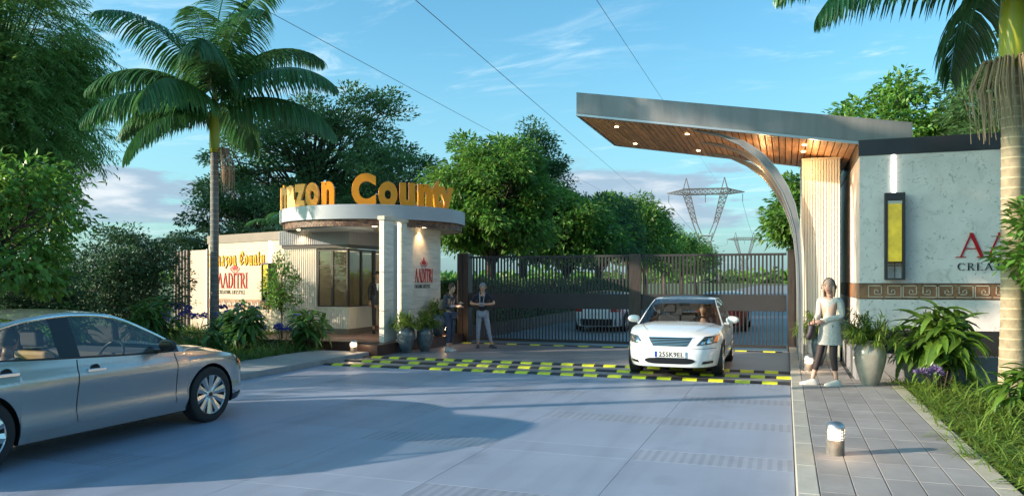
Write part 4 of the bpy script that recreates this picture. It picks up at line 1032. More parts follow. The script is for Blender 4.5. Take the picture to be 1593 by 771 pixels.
def white_extra(c):
    pt = c['patch']; rt = c['root']; F = c['front']
    for s in (1, -1):
        hl = pt('headlight', ((s*.46,.615),(s*.80,.655),(s*.83,.80),(s*.60,.775)), M_['lens'], 1, 14, 8)
        pt('lamp_bowl', ((s*.55,.645),(s*.62,.655),(s*.63,.735),(s*.57,.725)), M_['chrome'], 1, 6, 6, .011, hl); pt('lamp_bowl', ((s*.64,.66),(s*.72,.665),(s*.73,.755),(s*.66,.745)), M_['chrome'], 1, 6, 6, .011, hl)
        if s: pt('indicator', ((s*.755,.675),(s*.812,.68),(s*.832,.79),(s*.775,.775)), M_['orange'] if s < 0 else M_['lens'], 1, 6, 6, .013, hl)
        pt('fog_slot', ((s*.56,.285),(s*.74,.30),(s*.74,.345),(s*.58,.335)), M_['trim_black'], 1, 10, 4)
    gr = pt('grille', ((-.30,.60),(.30,.60),(.39,.745),(-.39,.745)), M_['trim_black'], 1, 16, 6)
    for k in range(5):
        z = .618+k*.026; q = MB(); w_ = .31+.075*k/5
        P_ = [F(x, z)+Vector((0,.016,0)) for x in np.linspace(-w_, w_, 13)]; q.tube(P_, .0045, 5); q.build('slat', M_['chrome'], gr, world=False)
    q = MB(); P_ = [F(x, .755)+Vector((0,.012,0)) for x in np.linspace(-.41, .41, 17)]; q.tube(P_, .012, 6); q.build('grille_trim', M_['chrome'], gr, world=False)
    pt('air_intake', ((-.43,.285),(.43,.285),(.46,.395),(-.46,.395)), M_['trim_black'], 1, 18, 6, .006, rt, 1)
    q = MB(); yb = F(0, .46).y; q.box(-.285, .265, yb-.005, yb+.022, .405, .515, .004); pl = q.build('number_plate', M_['plate'], rt, world=False)
    q = MB(); q.box(.215, .262, yb+.020, yb+.0245, .409, .511); q.build('plate_band', M_['plate_blue'], pl, world=False)
    cu = bpy.data.curves.new('plate_text', 'FONT'); cu.body = '25SK9EL'; cu.size = .118; cu.align_x = 'CENTER'; cu.extrude = .0012; cu.offset = .0022; cu.resolution_u = 3; cu.space_character = 1.05
    tmp = bpy.data.objects.new('tmp', cu); COL.objects.link(tmp); bpy.context.view_layer.update()
    me = bpy.data.meshes.new_from_object(tmp.evaluated_get(bpy.context.evaluated_depsgraph_get())); bpy.data.objects.remove(tmp)
    me.materials.clear(); me.materials.append(M_['trim_black']); link('plate_lettering', me, pl, (-.035, yb+.024, .419), (R(90), 0, PI))
    # bumper seam
    nf = lambda p: Vector((p.x*.4, 1, 0)).normalized()
    c['ribbon']('bumper_seam', [F(x, .565) for x in list(np.linspace(-.87, .87, 41))], .010, M_['gap'], nf)
    zs_ = c['zsf']
    for s in (1, -1):   # bonnet shut lines
        c['ribbon']('bonnet_seam', [Vector((s*(.40+.30*((2.2-y)/1.25)**.8), y, zs_(y)+.075)) if False else Vector(c['top'](y/c['L'], max(0,1-(y/c['L'])**4.4)**(1/4.4), s*(.60+.24*((2.15-y)/1.2)))) for y in np.linspace(2.12, .98, 16)], .008, M_['gap'], lambda p: Vector((0,0,1)), lift=.0035)
        c['ribbon']('sill_strip', [c['sidep'](y, .50, s) for y in np.linspace(-1.0, .98, 20)], .012, M_['gap'], lambda p, s=s: Vector((s,0,0)))
    for s in (1, -1):
        q = MB(); q.tube([(s*.10-.1, .90, .985), (s*.34-.05, .66, 1.115)], .008, 5); q.build('wiper', M_['trim_black'], rt, world=False)
white_extra(white)
# cars seen through the gate
BP = dict(WP); BP = {**WP, 'L':4.5, 'W':1.85, 'sunroof':None, 'wheel':.33,
  'rail':[(-1.72,.965),(-1.55,1.12),(-1.3,1.26),(-.9,1.33),(-.3,1.35),(.02,1.33),(.30,1.25),(.58,1.10),(.78,.985),(.92,.915)]}
def back_car(label, loc, paint):
    c = make_car(label, loc, 0, paint, BP, detail=False)
    for s in (1, -1): c['patch']('tail_light', ((s*.50,.70),(s*.80,.70),(s*.80,.84),(s*.50,.84)), M_['tail'], -1)
    c['patch']('rear_valance', ((-.78,.22),(.78,.22),(.80,.46),(-.80,.46)), M_['trim_black'], -1); c['patch']('number_plate', ((-.25,.56),(.25,.56),(.25,.67),(-.25,.67)), M_['plate'], -1)
back_car('white car parked inside, seen through the lower bars of the gate', (-6.15, 28.2, 0), paint_white)
back_car('red car far behind the white sedan, seen through the gate', (-2.15, 29.8, 0), mat('car_paint_red', (.42,.02,.015), .3, coat=1))
# ================================================================ people
def skin_geo(pts, edges, rad, sub=2, root=0, name='skin'):
    me = bpy.data.meshes.new(name); me.from_pydata([tuple(p) for p in pts], edges, [])
    o = bpy.data.objects.new(name, me); COL.objects.link(o)
    sk = o.modifiers.new('s', 'SKIN'); sk.use_smooth_shade = True; sk.branch_smoothing = .6
    d = me.skin_vertices[0].data
    for i, r in enumerate(rad): d[i].radius = (r, r) if not isinstance(r, tuple) else r; d[i].use_root = (i == root)
    sb = o.modifiers.new('b', 'SUBSURF'); sb.levels = sub; sb.render_levels = sub
    bpy.context.view_layer.update()
    ev = o.evaluated_get(bpy.context.evaluated_depsgraph_get()); m2 = bpy.data.meshes.new_from_object(ev)
    V = [tuple(v.co) for v in m2.vertices]; F = [tuple(p.vertices) for p in m2.polygons]
    bpy.data.objects.remove(o); bpy.data.meshes.remove(m2); return V, F
def rot2(p, a): return (p[0]*math.cos(a)-p[1]*math.sin(a), p[0]*math.sin(a)+p[1]*math.cos(a))
SKIN = {'fair': mat('skin_fair', (.52,.31,.22), .5), 'tan': mat('skin_tan', (.36,.20,.13), .5), 'dark': mat('skin_brown', (.20,.105,.065), .5), 'pale': mat('skin_pale', (.50,.29,.22), .5)}
M_['eye'] = mat('eye_dark', (.02,.015,.012), .3); M_['lips'] = mat('lips', (.36,.12,.10), .5)
BASE = dict(pelvis=(0,0,.93), waist=(0,0,1.08), chest=(0,0,1.28), neck=(0,.012,1.45), head=(0,-.012,1.60),
  shL=(-.165,.01,1.40), shR=(.165,.01,1.40), elL=(-.23,.03,1.12), elR=(.23,.03,1.12), wrL=(-.24,-.05,.87), wrR=(.24,-.05,.87),
  hiL=(-.085,0,.90), hiR=(.085,0,.90), knL=(-.095,-.02,.50), knR=(.095,-.02,.50), anL=(-.10,.02,.09), anR=(.10,.02,.09), ftL=(0,-1), ftR=(0,-1), hdir=(0,-1), look=0)
def person(label, loc, rz, pose, skin='fair', scale=1.0, top=None, topm=None, coat_len=None, legm=None, shoem=None, hairm=None, hair='short', sleeve=1.0, female=False, seated=False, cuff=.09):
    """local -Y is the front of the person"""
    J = dict(BASE); J.update(pose); sk = SKIN[skin]
    root = thing('person', label, 'person', loc, rz); root.scale = (scale,)*3
    v = lambda k: Vector(J[k])
    wsc = .9 if female else 1
    names = ['pelvis','waist','chest','neck','shL','shR','elL','elR','wrL','wrR','hiL','hiR','knL','knR','anL','anR']
    idx = {n: i for i, n in enumerate(names)}
    E = [('pelvis','waist'),('waist','chest'),('chest','neck'),('chest','shL'),('chest','shR'),('shL','elL'),('shR','elR'),('elL','wrL'),('elR','wrR'),('pelvis','hiL'),('pelvis','hiR'),('hiL','knL'),('hiR','knR'),('knL','anL'),('knR','anR')]
    Rr = dict(pelvis=(.125,.10), waist=(.11*wsc,.085), chest=(.135*wsc,.10), neck=(.052,.052), shL=.055, shR=.055, elL=.040, elR=.040, wrL=.027, wrR=.027, hiL=.085, hiR=.085, knL=.052, knR=.052, anL=.037, anR=.037)
    V, F = skin_geo([v(n) for n in names], [(idx[a], idx[b]) for a, b in E], [Rr[n] for n in names])
    g = MB(); g.add(V, F)
    # neck to head
    hd = v('head'); nk = v('neck'); g.tube([nk-Vector((0,0,.03)), nk+(hd-nk)*.55], [.052,.048], 10)
    a = J['look']
    def hp(x, y, z): x, y = rot2((x, y), a); return (hd.x+x, hd.y+y, hd.z+z)
    rows = []
    for i in range(17):
        ph = PI*i/16; z = .122*math.cos(ph); rr = math.sin(ph); row = []
        for j in range(20):
            th = 2*PI*j/20; x = .076*rr*math.cos(th); y = .094*rr*math.sin(th)
            f = max(0, -math.sin(th))
            if z < 0: k = 1-.30*(-z/.12)**1.5*abs(math.cos(th)); x *= k*(1-.10*(-z/.12)); y = y*(1-.22*(-z/.12)) - .012*f*(-z/.12)
            y -= .020*max(0, 1-abs((z+.012)/.030))*max(0, 1-abs(x)/.022)*f      # nose
            y += .008*max(0, 1-abs((z-.018)/.016))*max(0, 1-abs(abs(x)-.030)/.020)*f  # eye sockets
            row.append(hp(x, y, z))
        rows.append(row+[row[0]])
    g.grid(rows)
    for s in (-1, 1): g.tube([hp(s*.074, .006, .022), hp(s*.088, .012, .006), hp(s*.074, .004, -.026)], [.012,.014,.008], 6)
    # hands: palm and five fingers
    for sd, w_, e_ in ((-1,'wrL','elL'), (1,'wrR','elR')):
        w = v(w_); d = (w-v(e_)).normalized() if 'h'+w_ not in J else Vector(J['h'+w_]).normalized()
        side = d.cross(Vector((0, -1, 0)) if abs(d.y) < .8 else Vector((0,0,1))).normalized(); up = side.cross(d)
        g.tube([w-d*.02, w+d*.03, w+d*.075, w+d*.095], [.026,.034,.036,.026], 8)
        for k in range(4):
            o = side*(k-1.5)*.019; ln = (.062,.074,.068,.054)[k]; curl = up*(-.022)
            g.tube([w+d*.075+o, w+d*(.085+ln*.45)+o+curl*.4, w+d*(.08+ln*.8)+o+curl*1.5], [.0100,.0092,.0075], 5)
        g.tube([w+d*.03+side*(-sd)*.028, w+d*.06+side*(-sd)*.052, w+d*.09+side*(-sd)*.056-up*.01], [.012,.011,.009], 5)
    b = g.build('body', sk, root, smooth=True, world=False)
    # eyes, mouth
    g = MB()
    for s in (-1, 1): c = hp(s*.030, -.083, .018); g.lathe([(0,-.009),(.009,0),(0,.009)], 8, c)
    g.build('eye', M_['eye'], b, world=False); g = MB(); g.tube([hp(-.022,-.081,-.055), hp(0,-.090,-.056), hp(.022,-.081,-.055)], [.004,.008,.004], 6); g.build('mouth', M_['lips'], b, world=False)
    # brows
    g = MB()
    for s in (-1, 1): g.tube([hp(s*.014,-.090,.036), hp(s*.045,-.080,.038)], .004, 5)
    g.build('eyebrow', hairm or M_['eye'], b, world=False)
    # hair
    if hair:
        g = MB(); rows = []; low = {'short': -.02, 'long': -.11, 'bob': -.10, 'cap': .03}[hair]
        for i in range(11):
            ph = (PI*.64 if hair != 'cap' else PI*.5)*i/10; row = []
            for j in range(24):
                th = 2*PI*j/24; fr = max(0, -math.sin(th)); p2 = ph*(1-(.42 if hair != 'cap' else .12)*fr**.8)
                z = .128*math.cos(p2)+.006; rr = math.sin(p2); th_ = .012 if hair != 'cap' else .018
                wob = .004*math.sin(j*5.1+i*3.3)
                row.append(hp((.076+th_+wob)*rr*math.cos(th), (.094+th_+wob)*rr*math.sin(th)+.004, z+(.018*(fr) if hair == 'short' and i < 5 else 0)))
            rows.append(row+[row[0]])
        g.grid(rows)
        if hair in ('long', 'bob'):
            for j in range(16):
                th = R(-20+220*j/15); L_ = .20 if hair == 'long' else .10
                g.tube([hp(.080*math.cos(th), .090*math.sin(th)+.004, .03), hp(.086*math.cos(th), .096*math.sin(th)+.008, -.06), hp(.080*math.cos(th), .088*math.sin(th)+.012, -.06-L_)], [.022,.020,.008], 6)
        g.build('hair', hairm, root, smooth=True, world=False)
    # clothing
    if topm:
        k = 1.16; tn = ['pelvis','waist','chest','neck','shL','shR','elL','elR']
        pts = {n: v(n) for n in tn}; pts['neck'] = v('chest')+(v('neck')-v('chest'))*.80
        rr = dict(pelvis=(.138,.112), waist=(.125*wsc,.102), chest=(.152*wsc,.118), neck=(.072,.066), shL=.068, shR=.068, elL=.053, elR=.053)
        tE = [('pelvis','waist'),('waist','chest'),('chest','neck'),('chest','shL'),('chest','shR'),('shL','elL'),('shR','elR')]
        if sleeve >= 1:
            for s in 'LR': pts['wr'+s] = v('wr'+s)-(v('wr'+s)-v('el'+s))*.10; tn.append('wr'+s); tE.append(('el'+s,'wr'+s)); rr['wr'+s] = .040
        elif sleeve < .6:
            for s in 'LR': pts['el'+s] = v('sh'+s)+(v('el'+s)-v('sh'+s))*.82
        if False:
            pts['hem'] = Vector((v('pelvis').x, v('pelvis').y, coat_len)); tn.append('hem'); tE.append(('pelvis','hem')); rr['hem'] = (.165,.13); rr['pelvis'] = (.155,.125)
        ii = {n: i for i, n in enumerate(tn)}
        V, F = skin_geo([pts[n] for n in tn], [(ii[a_], ii[b_]) for a_, b_ in tE], [rr[n] for n in tn])
        g = MB(); g.add(V, F)
        if coat_len:
            pv = v('pelvis'); wv = v('waist'); rows = []
            for k in range(9):
                u = k/8; z = wv.z*(1-u)+coat_len*u; rx_ = .150+(.195-.150)*u**.8; ry_ = .130+(.168-.130)*u**.8
                rows.append([(pv.x+rx_*math.cos(2*PI*j/28)*(1+.03*math.sin(j*2.3)*u), pv.y+.005+ry_*math.sin(2*PI*j/28)*(1+.04*math.sin(j*1.7)*u), z) for j in range(28)]+[None])
                rows[-1][-1] = rows[-1][0]
            g.grid(rows)
        g.build(top or 'top', topm, root, smooth=True, world=False)
    if legm:
        tn = ['pelvis','hiL','hiR','knL','knR','cuL','cuR']; pts = {n: v(n) for n in tn[:5]}
        for s in 'LR': pts['cu'+s] = v('an'+s)+(v('kn'+s)-v('an'+s)).normalized()*cuff
        rr = dict(pelvis=(.132,.108) if not coat_len else (.11,.09), hiL=.094 if not coat_len else .078, hiR=.094 if not coat_len else .078, knL=.062, knR=.062, cuL=.048, cuR=.048)
        ii = {n: i for i, n in enumerate(tn)}; tE = [('pelvis','hiL'),('pelvis','hiR'),('hiL','knL'),('hiR','knR'),('knL','cuL'),('knR','cuR')]
        V, F = skin_geo([pts[n] for n in tn], [(ii[a_], ii[b_]) for a_, b_ in tE], [rr[n] for n in tn])
        g = MB(); g.add(V, F); g.build('trousers', legm, root, smooth=True, world=False)
    if shoem:
        for s in 'LR':
            an = v('an'+s); dx, dy = J['ft'+s]; l = math.hypot(dx, dy); dx, dy = dx/l, dy/l; rows = []
            zb = an.z-.09
            prof = [(-.075,.030,.055),(-.05,.040,.095),(.0,.042,.10),(.05,.043,.075),(.11,.047,.055),(.16,.043,.045),(.195,.022,.03)]
            for t_, w_, h_ in prof:
                row = []
                for j in range(11):
                    q_ = PI*j/10; ox = w_*math.cos(q_); oz = h_*math.sin(q_)**.7
                    row.append((an.x+dx*t_-dy*ox, an.y+dy*t_+dx*ox, zb+.006+oz))
                row += [(an.x+dx*t_+dy*w_, an.y+dy*t_-dx*w_, zb), (an.x+dx*t_-dy*w_, an.y+dy*t_+dx*w_, zb), row[0]]
                rows.append(row)
            g = MB(); g.grid(rows); n = len(rows[0])
            g.add(rows[0][:-1], [tuple(range(n-1))]); g.add(rows[-1][:-1], [tuple(range(n-1))]); g.build('shoe', shoem, root, smooth=50, world=False)
    return root, hp
m_navy = mat('cloth_navy', (.018,.020,.035), .85, var=.2, vscale=12); m_jean = mat('jean_blue', (.045,.055,.10), .85, var=.2, vscale=15); m_ljean = mat('jean_pale', (.27,.30,.38), .85, var=.12, vscale=14)
m_suit = mat('suit_black', (.012,.013,.018), .7); m_shirt = mat('shirt_white', (.6,.62,.66), .7); m_grey = mat('jacket_grey', (.05,.055,.075), .85, var=.2, vscale=10)
m_coat = mat('coat_heather', (.46,.43,.40), .95, var=.22, vscale=45, bump=.2, bscale=60); m_legg = mat('leggings_dark', (.03,.018,.02), .7); m_shoe = mat('shoe_white', (.62,.57,.52), .6); m_boot = mat('boot_grey', (.06,.06,.065), .6)
h_dark = mat('hair_dark', (.025,.015,.011), .6, bump=.4, bscale=120); h_brown = mat('hair_brown', (.07,.035,.02), .6, bump=.4, bscale=120); h_blond = mat('hair_blond', (.36,.25,.19), .6, bump=.4, bscale=120); m_cap = mat('cap_grey', (.20,.21,.23), .8)
RB = mat('shoe_sole', (.5,.5,.5), .8)
# man one, in profile, facing the second man (to the right)
man1, hp = person('man in dark jacket with olive backpack standing by the guardhouse pots', (-8.02, 17.92, 0), R(72), dict(
  knL=(-.09,-.03,.50), anL=(-.09,.02,.09), knR=(.09,-.0,.50), anR=(.10,.10,.09), elR=(.20,.03,1.14), wrR=(.12,-.20,1.20), elL=(-.21,.02,1.13), wrL=(-.10,-.36,1.14), head=(0,-.06,1.585), neck=(0,-.005,1.45)),
  'fair', 1.0, 'jacket', m_grey, None, m_jean, m_shoe, h_brown, 'short')
bp = thing('backpack', 'olive backpack on the back of the man in profile', 'backpack', (-8.02, 17.92, 0), R(72))
g = MB(); g.add(*skin_geo([(0,.24,1.0),(0,.27,1.14),(0,.22,1.32)], [(0,1),(1,2)], [(.13,.09),(.15,.11),(.11,.07)], 2, 0)); g.build('bag', mat('bag_olive', (.24,.19,.12), .8, var=.15, vscale=10), bp, smooth=True, world=False)
g = MB(); g.add(*skin_geo([(0,.37,1.02),(0,.375,1.14)], [(0,1)], [(.09,.035),(.08,.03)], 2, 0)); g.build('pocket', mat('bag_brown', (.12,.085,.055), .8), bp, smooth=True, world=False)
g = MB()
for s in (-1, 1): g.tube([(s*.09,.13,1.36),(s*.11,.02,1.475),(s*.11,-.10,1.40),(s*.12,-.115,1.22),(s*.14,.02,1.06),(s*.09,.16,1.02)], .016, 6)
g.build('strap', MATS['bag_brown'], bp, smooth=True, world=False)
# man two, facing the camera
man2, hp = person('man in grey beanie, dark shirt and pale jeans in front of the gate', (-7.55, 18.95, 0), R(16), dict(
  elL=(-.32,.0,1.17), wrL=(-.10,-.22,1.16), elR=(.32,.0,1.17), wrR=(.10,-.22,1.16), hwrL=(.9,-.45,.1), hwrR=(-.9,-.45,.1),
  knL=(-.11,-.02,.50), anL=(-.13,.03,.09), knR=(.16,-.03,.50), anR=(.24,.03,.09), ftR=(.75,-.65), head=(.01,-.02,1.60)),
  'fair', 1.0, 'shirt', m_navy, None, m_ljean, m_boot, m_cap, 'cap', sleeve=.5)
cmr = thing('camera_rig', 'pale camera strap and camera held by the man in beanie', 'camera', (-7.55, 18.95, 0), R(16))
g = MB(); g.box(-.05, .05, -.335, -.27, 1.12, 1.20, .01); g.lathe([(0,0),(.028,0),(.028,.03),(.02,.04),(0,.04)], 14, (0,-.36,1.16)); g.build('camera_body', mat('camera_grey', (.22,.25,.28), .4), cmr, world=False)
g = MB()
for s in (-1, 1): g.tube([(s*.045,-.28,1.20),(s*.055,-.17,1.34),(s*.075,-.06,1.47),(s*.03,.07,1.50)], .011, 5)
g.build('strap', mat('strap_pale', (.30,.34,.38), .7), cmr, world=False)
# guard in a black suit at the guardhouse door
guard, hp = person('man in black suit standing at the guardhouse door', (-10.98, 19.45, .275), R(35), dict(elL=(-.22,.03,1.13), wrL=(-.20,-.02,.88), elR=(.22,.03,1.13), wrR=(.20,-.02,.88)),
  'tan', 1.02, 'jacket', m_suit, .80, m_suit, m_suit, h_dark, 'short')
g = MB(); g.extr([(-.035,-.125,1.40),(.035,-.125,1.40),(.012,-.135,1.20),(-.012,-.135,1.20)], (0,.02,0)); g.build('shirt_front', m_shirt, guard, world=False)
# woman on the pavement
woman, hp = person('woman with headphones in heather coat and dark leggings on the pavement', (.66, 13.30, .12), R(-32), dict(
  pelvis=(0,0,.92), knL=(-.12,-.10,.50), anL=(-.22,-.14,.09), knR=(.08,-.03,.49), anR=(.10,.03,.09), ftL=(-.75,-.7), ftR=(-.55,-.8),
  elL=(-.20,.02,1.13), wrL=(-.17,-.17,1.02), elR=(.20,.03,1.12), wrR=(-.03,-.20,1.03), hwrL=(-.1,-.9,-.3), hwrR=(-.9,-.4,.0), head=(.0,-.02,1.59), look=.25),
  'pale', .985, 'coat', m_coat, .66, m_legg, m_shoe, h_blond, 'bob', female=True, cuff=.13)
hpn = thing('headphones', 'black over ear headphones worn by the woman', 'headphones', (.66, 13.30, .12), R(-32)); hpn.scale = (.985,)*3
g = MB(); g.tube([hp(.096*math.cos(a), .005, .02+.125*math.sin(a)) for a in np.linspace(0, PI, 15)], .010, 6); g.build('headband', M_['trim_black'], hpn, smooth=True, world=False)
for s in (-1, 1):
    g = MB(); g.tube([hp(s*.082,.005,.0), hp(s*.112,.005,.0)], [.040,.034], 12); g.build('ear_cup', M_['trim_black'], hpn, smooth=50, world=False)
hb = thing('handbag', 'dark folded bag held by the woman', 'bag', (.66, 13.30, .12), R(-32))
g = MB(); g.add(*skin_geo([(-.15,-.27,.98),(-.16,-.27,.82),(-.22,-.26,.72)], [(0,1),(1,2)], [(.05,.06),(.08,.06),(.10,.045)], 2, 0)); g.build('bag', mat('bag_plum', (.035,.022,.03), .55, var=.2, vscale=8), hb, smooth=True, world=False)
g = MB(); g.tube([(-.10,-.26,.92),(-.12,-.25,1.08),(-.18,-.26,1.10),(-.20,-.27,.95)], .009, 5); g.build('strap', MATS['bag_plum'], hb, world=False)
# people inside the cars
def seated(label, loc, rz, sk, topm, hairm, hair, **kw):
    return person(label, loc, rz, dict(pelvis=(0,0,.30), waist=(0,-.0,.44), chest=(0,.02,.62), neck=(0,.0,.80), head=(0,-.03,.945), shL=(-.165,.02,.75), shR=(.165,.02,.75),
      elL=(-.24,-.08,.50), elR=(.24,-.08,.50), wrL=(-.16,-.30,.52), wrR=(.16,-.30,.52), hiL=(-.09,-.05,.28), hiR=(.09,-.05,.28), knL=(-.12,-.42,.34), knR=(.12,-.42,.34), anL=(-.12,-.48,.05), anR=(.12,-.48,.05), **kw),
      sk, .97, 'shirt', topm, None, m_jean, None, hairm, hair)
seated('passenger with short dark hair in the rear seat of the silver sedan', (-7.42, 5.64, .27), PI, 'dark', m_grey, h_dark, 'short')
seated('long haired driver leaning her head on a hand in the white sedan', (-1.62, 16.44, .27), 0, 'tan', m_navy, h_dark, 'long')
# ================================================================ vegetation
def unit(a): return a/np.maximum(np.linalg.norm(a, axis=-1, keepdims=True), 1e-9)
def leaf_quads(C, D, N, L, Wd, fold=.25):
    """folded pointed leaves, four corners each"""
    D = unit(D); S = unit(np.cross(D, N)); U = np.cross(S, D); L = L[:, None]; Wd = Wd[:, None]
    b = C; t = C+D*L; l = C+D*L*.45-S*Wd*.5+U*Wd*fold; r = C+D*L*.45+S*Wd*.5+U*Wd*fold
    V = np.stack([b, r, t, l], 1).reshape(-1, 3); n = len(C); i = np.arange(n)[:, None]*4
    F = np.concatenate([i+np.array([[0,1,2]]), i+np.array([[0,2,3]])], 0)
    return V, F
def strips(C, D, L, Wd, droop, seg=4, fold=.2, up=None):
    """curved strap leaves: three corners per station"""
    n = len(C); D = unit(D); Z = np.array([[0,0,1.]]); S = unit(np.cross(D, Z)+1e-6); out = []
    p = C.copy(); d = D.copy(); step = (L/seg)[:, None]
    for k in range(seg+1):
        s = k/seg; w = (Wd*np.maximum(.06, math.sin(PI*(.14+.86*s))**.8))[:, None]*.5
        U = np.cross(S, d); out += [p-S*w+U*w*fold*2, p.copy(), p+S*w+U*w*fold*2]
        d = unit(d-Z*(droop/seg)[:, None]); p = p+d*step
    V = np.stack(out, 1); m = V.shape[1]; V = V.reshape(-1, 3); fs = []
    for k in range(seg):
        for a in (0, 1): fs.append([k*3+a, k*3+a+1, k*3+a+4, k*3+a+3])
    F = (np.arange(n)[:, None, None]*m+np.array(fs)[None]).reshape(-1, 4); return V, F
def merge(parts):
    V = []; F = []; b = 0
    for v, f in parts: V.append(v); F.append(f+b); b += len(v)
    return np.concatenate(V), np.concatenate(F)
def crown_points(rg, n, rx, ry, rz, lobes=9, hollow=.45, flat_bottom=.55):
    """clump centres spread through an uneven ellipsoid with lobes"""
    Ld = unit(rg.normal(size=(lobes, 3))); La = rg.uniform(.0, .42, lobes)
    d = unit(rg.normal(size=(n*3, 3))); k = rg.uniform(hollow, 1, n*3)**.7
    m = .74+np.max(np.maximum(0, d@Ld.T)**5*La[None], 1)
    p = d*(k*m)[:, None]; p = p[p[:, 2] > -flat_bottom][:n]
    return p*np.array([[rx, ry, rz]])
def tree(label, loc, H, crown, nclump, per, leaf, m, bark='bark', trunk=.16, seed=1, group=None, cr=.55, flat=.6, limbs=1.0, shape='leaf', name='tree', lobes=9, droop=.3, cat='tree', hollow=.45, lean=(0,0)):
    """crown = (rx, ry, rz, centre height)"""
    rg = np.random.default_rng(seed); rx, ry, rz, cz = crown
    t = thing(name, label, cat, loc, 0, group)
    P = crown_points(rg, nclump, rx, ry, rz, lobes, hollow); P[:, 2] += cz; P[:, 0] += lean[0]; P[:, 1] += lean[1]
    base = Vector(loc); q = MB()
    k = np.linspace(0, 1, 7); tw = rg.uniform(-.12, .12, 2)*rx*.6
    tp = [Vector((tw[0]*math.sin(a*2.4)+lean[0]*a*.8, tw[1]*math.sin(a*2)+lean[1]*a*.8, (cz+rz*.35)*a)) for a in k]
    q.tube(tp, [trunk*(1.25 if a == 0 else 1-.72*a) for a in k], 9)
    order = rg.permutation(len(P))[:int(len(P)*limbs)]
    for i in order:
        e = Vector(P[i]); f = rg.uniform(.35, .85); s = tp[int(f*6)]; s = s.lerp(tp[min(6, int(f*6)+1)], (f*6) % 1)
        mid = s.lerp(e, .5)+Vector((rg.normal()*.08, rg.normal()*.08, rg.uniform(-.05, .16)))*rx
        r0 = trunk*(.16+.18*(1-f)); q.tube([s, s.lerp(mid, .55)+Vector((0,0,.05*rz)), mid, mid.lerp(e, .6), e], [r0, r0*.8, r0*.55, r0*.35, r0*.12], 5, cap=False)
    q.build('trunk', M_[bark], t, smooth=True, world=False, fix=False)
    Lf, Wf = leaf; n = len(P)*per; ci = np.repeat(np.arange(len(P)), per)
    crr = cr*rg.uniform(.65, 1.25, len(P))[ci]
    g = unit(rg.normal(size=(n, 3)))*(rg.uniform(0, 1, n)**.45)[:, None]*crr[:, None]; g[:, 2] *= flat
    C = P[ci]+g; cen = np.array([[lean[0], lean[1], cz]])
    D = unit(g)*.8+unit(C-cen)*.5+rg.normal(size=(n, 3))*.45; D[:, 2] -= droop
    N = np.array([[0,0,1.]])+rg.normal(size=(n, 3))*.45+unit(C-cen)*.3
    if shape == 'leaf': V, F = leaf_quads(C, D, N, Lf*rg.uniform(.7, 1.25, n), Wf*rg.uniform(.8, 1.2, n))
    me = npmesh('foliage', V, F, M_[m]); o = link('crown', me, t); o['kind'] = 'stuff'; return t
def feather_tree(label, loc, crown, nclump, twigs, m, trunk=.3, seed=1, tl=.8, group=None, leafl=.16, down=.35):
    """tree with drooping pinnate sprays"""
    rg = np.random.default_rng(seed); rx, ry, rz, cz = crown; t = thing('feathery_tree', label, 'tree', loc, 0, group)
    P = crown_points(rg, nclump, rx, ry, rz, 12, .4, .95); P[:, 2] += cz; q = MB()
    tp = [Vector((.25*math.sin(a*3), .2*math.sin(a*2), (cz+rz*.5)*a)) for a in np.linspace(0, 1, 8)]
    q.tube(tp, [trunk*(1-.8*a) for a in np.linspace(0, 1, 8)], 9)
    for p in P:
        e = Vector(p); f = min(.9, max(.2, (e.z-.5)/(cz+rz)*.85)); s = tp[int(f*7)]; mid = s.lerp(e, .5)+Vector((0,0,.25))
        q.tube([s, mid, e], [trunk*.16, trunk*.1, .012], 5, cap=False)
    q.build('trunk', M_['bark'], t, smooth=True, world=False, fix=False)
    n = len(P)*twigs; ci = np.repeat(np.arange(len(P)), twigs); S0 = P[ci]+rg.normal(size=(n, 3))*np.array([[.45,.45,.30]])
    out = unit((S0-np.array([[0,0,cz]]))*np.array([[1,1,.35]]))+rg.normal(size=(n, 3))*.45; out[:, 2] -= .05; out = unit(out)
    parts = []; K = 9; Z = np.array([[0,0,1.]])
    p = S0.copy(); d = out.copy(); side = unit(np.cross(d, Z)+1e-6)
    for k in range(K):
        d = unit(d-Z*.10); p = p+d*(tl/K)
        for sg in (-1, 1):
            D = side*sg*.75+d*.55-Z*down+rg.normal(size=(n, 3))*.12
            parts.append(leaf_quads(p, D, Z+rg.normal(size=(n, 3))*.3, leafl*math.sin(PI*(.25+.6*k/K))*rg.uniform(.8, 1.2, n), np.full(n, .055)))
    V, F = merge(parts); o = link('crown', npmesh('foliage', V, F, M_[m]), t); o['kind'] = 'stuff'; return t
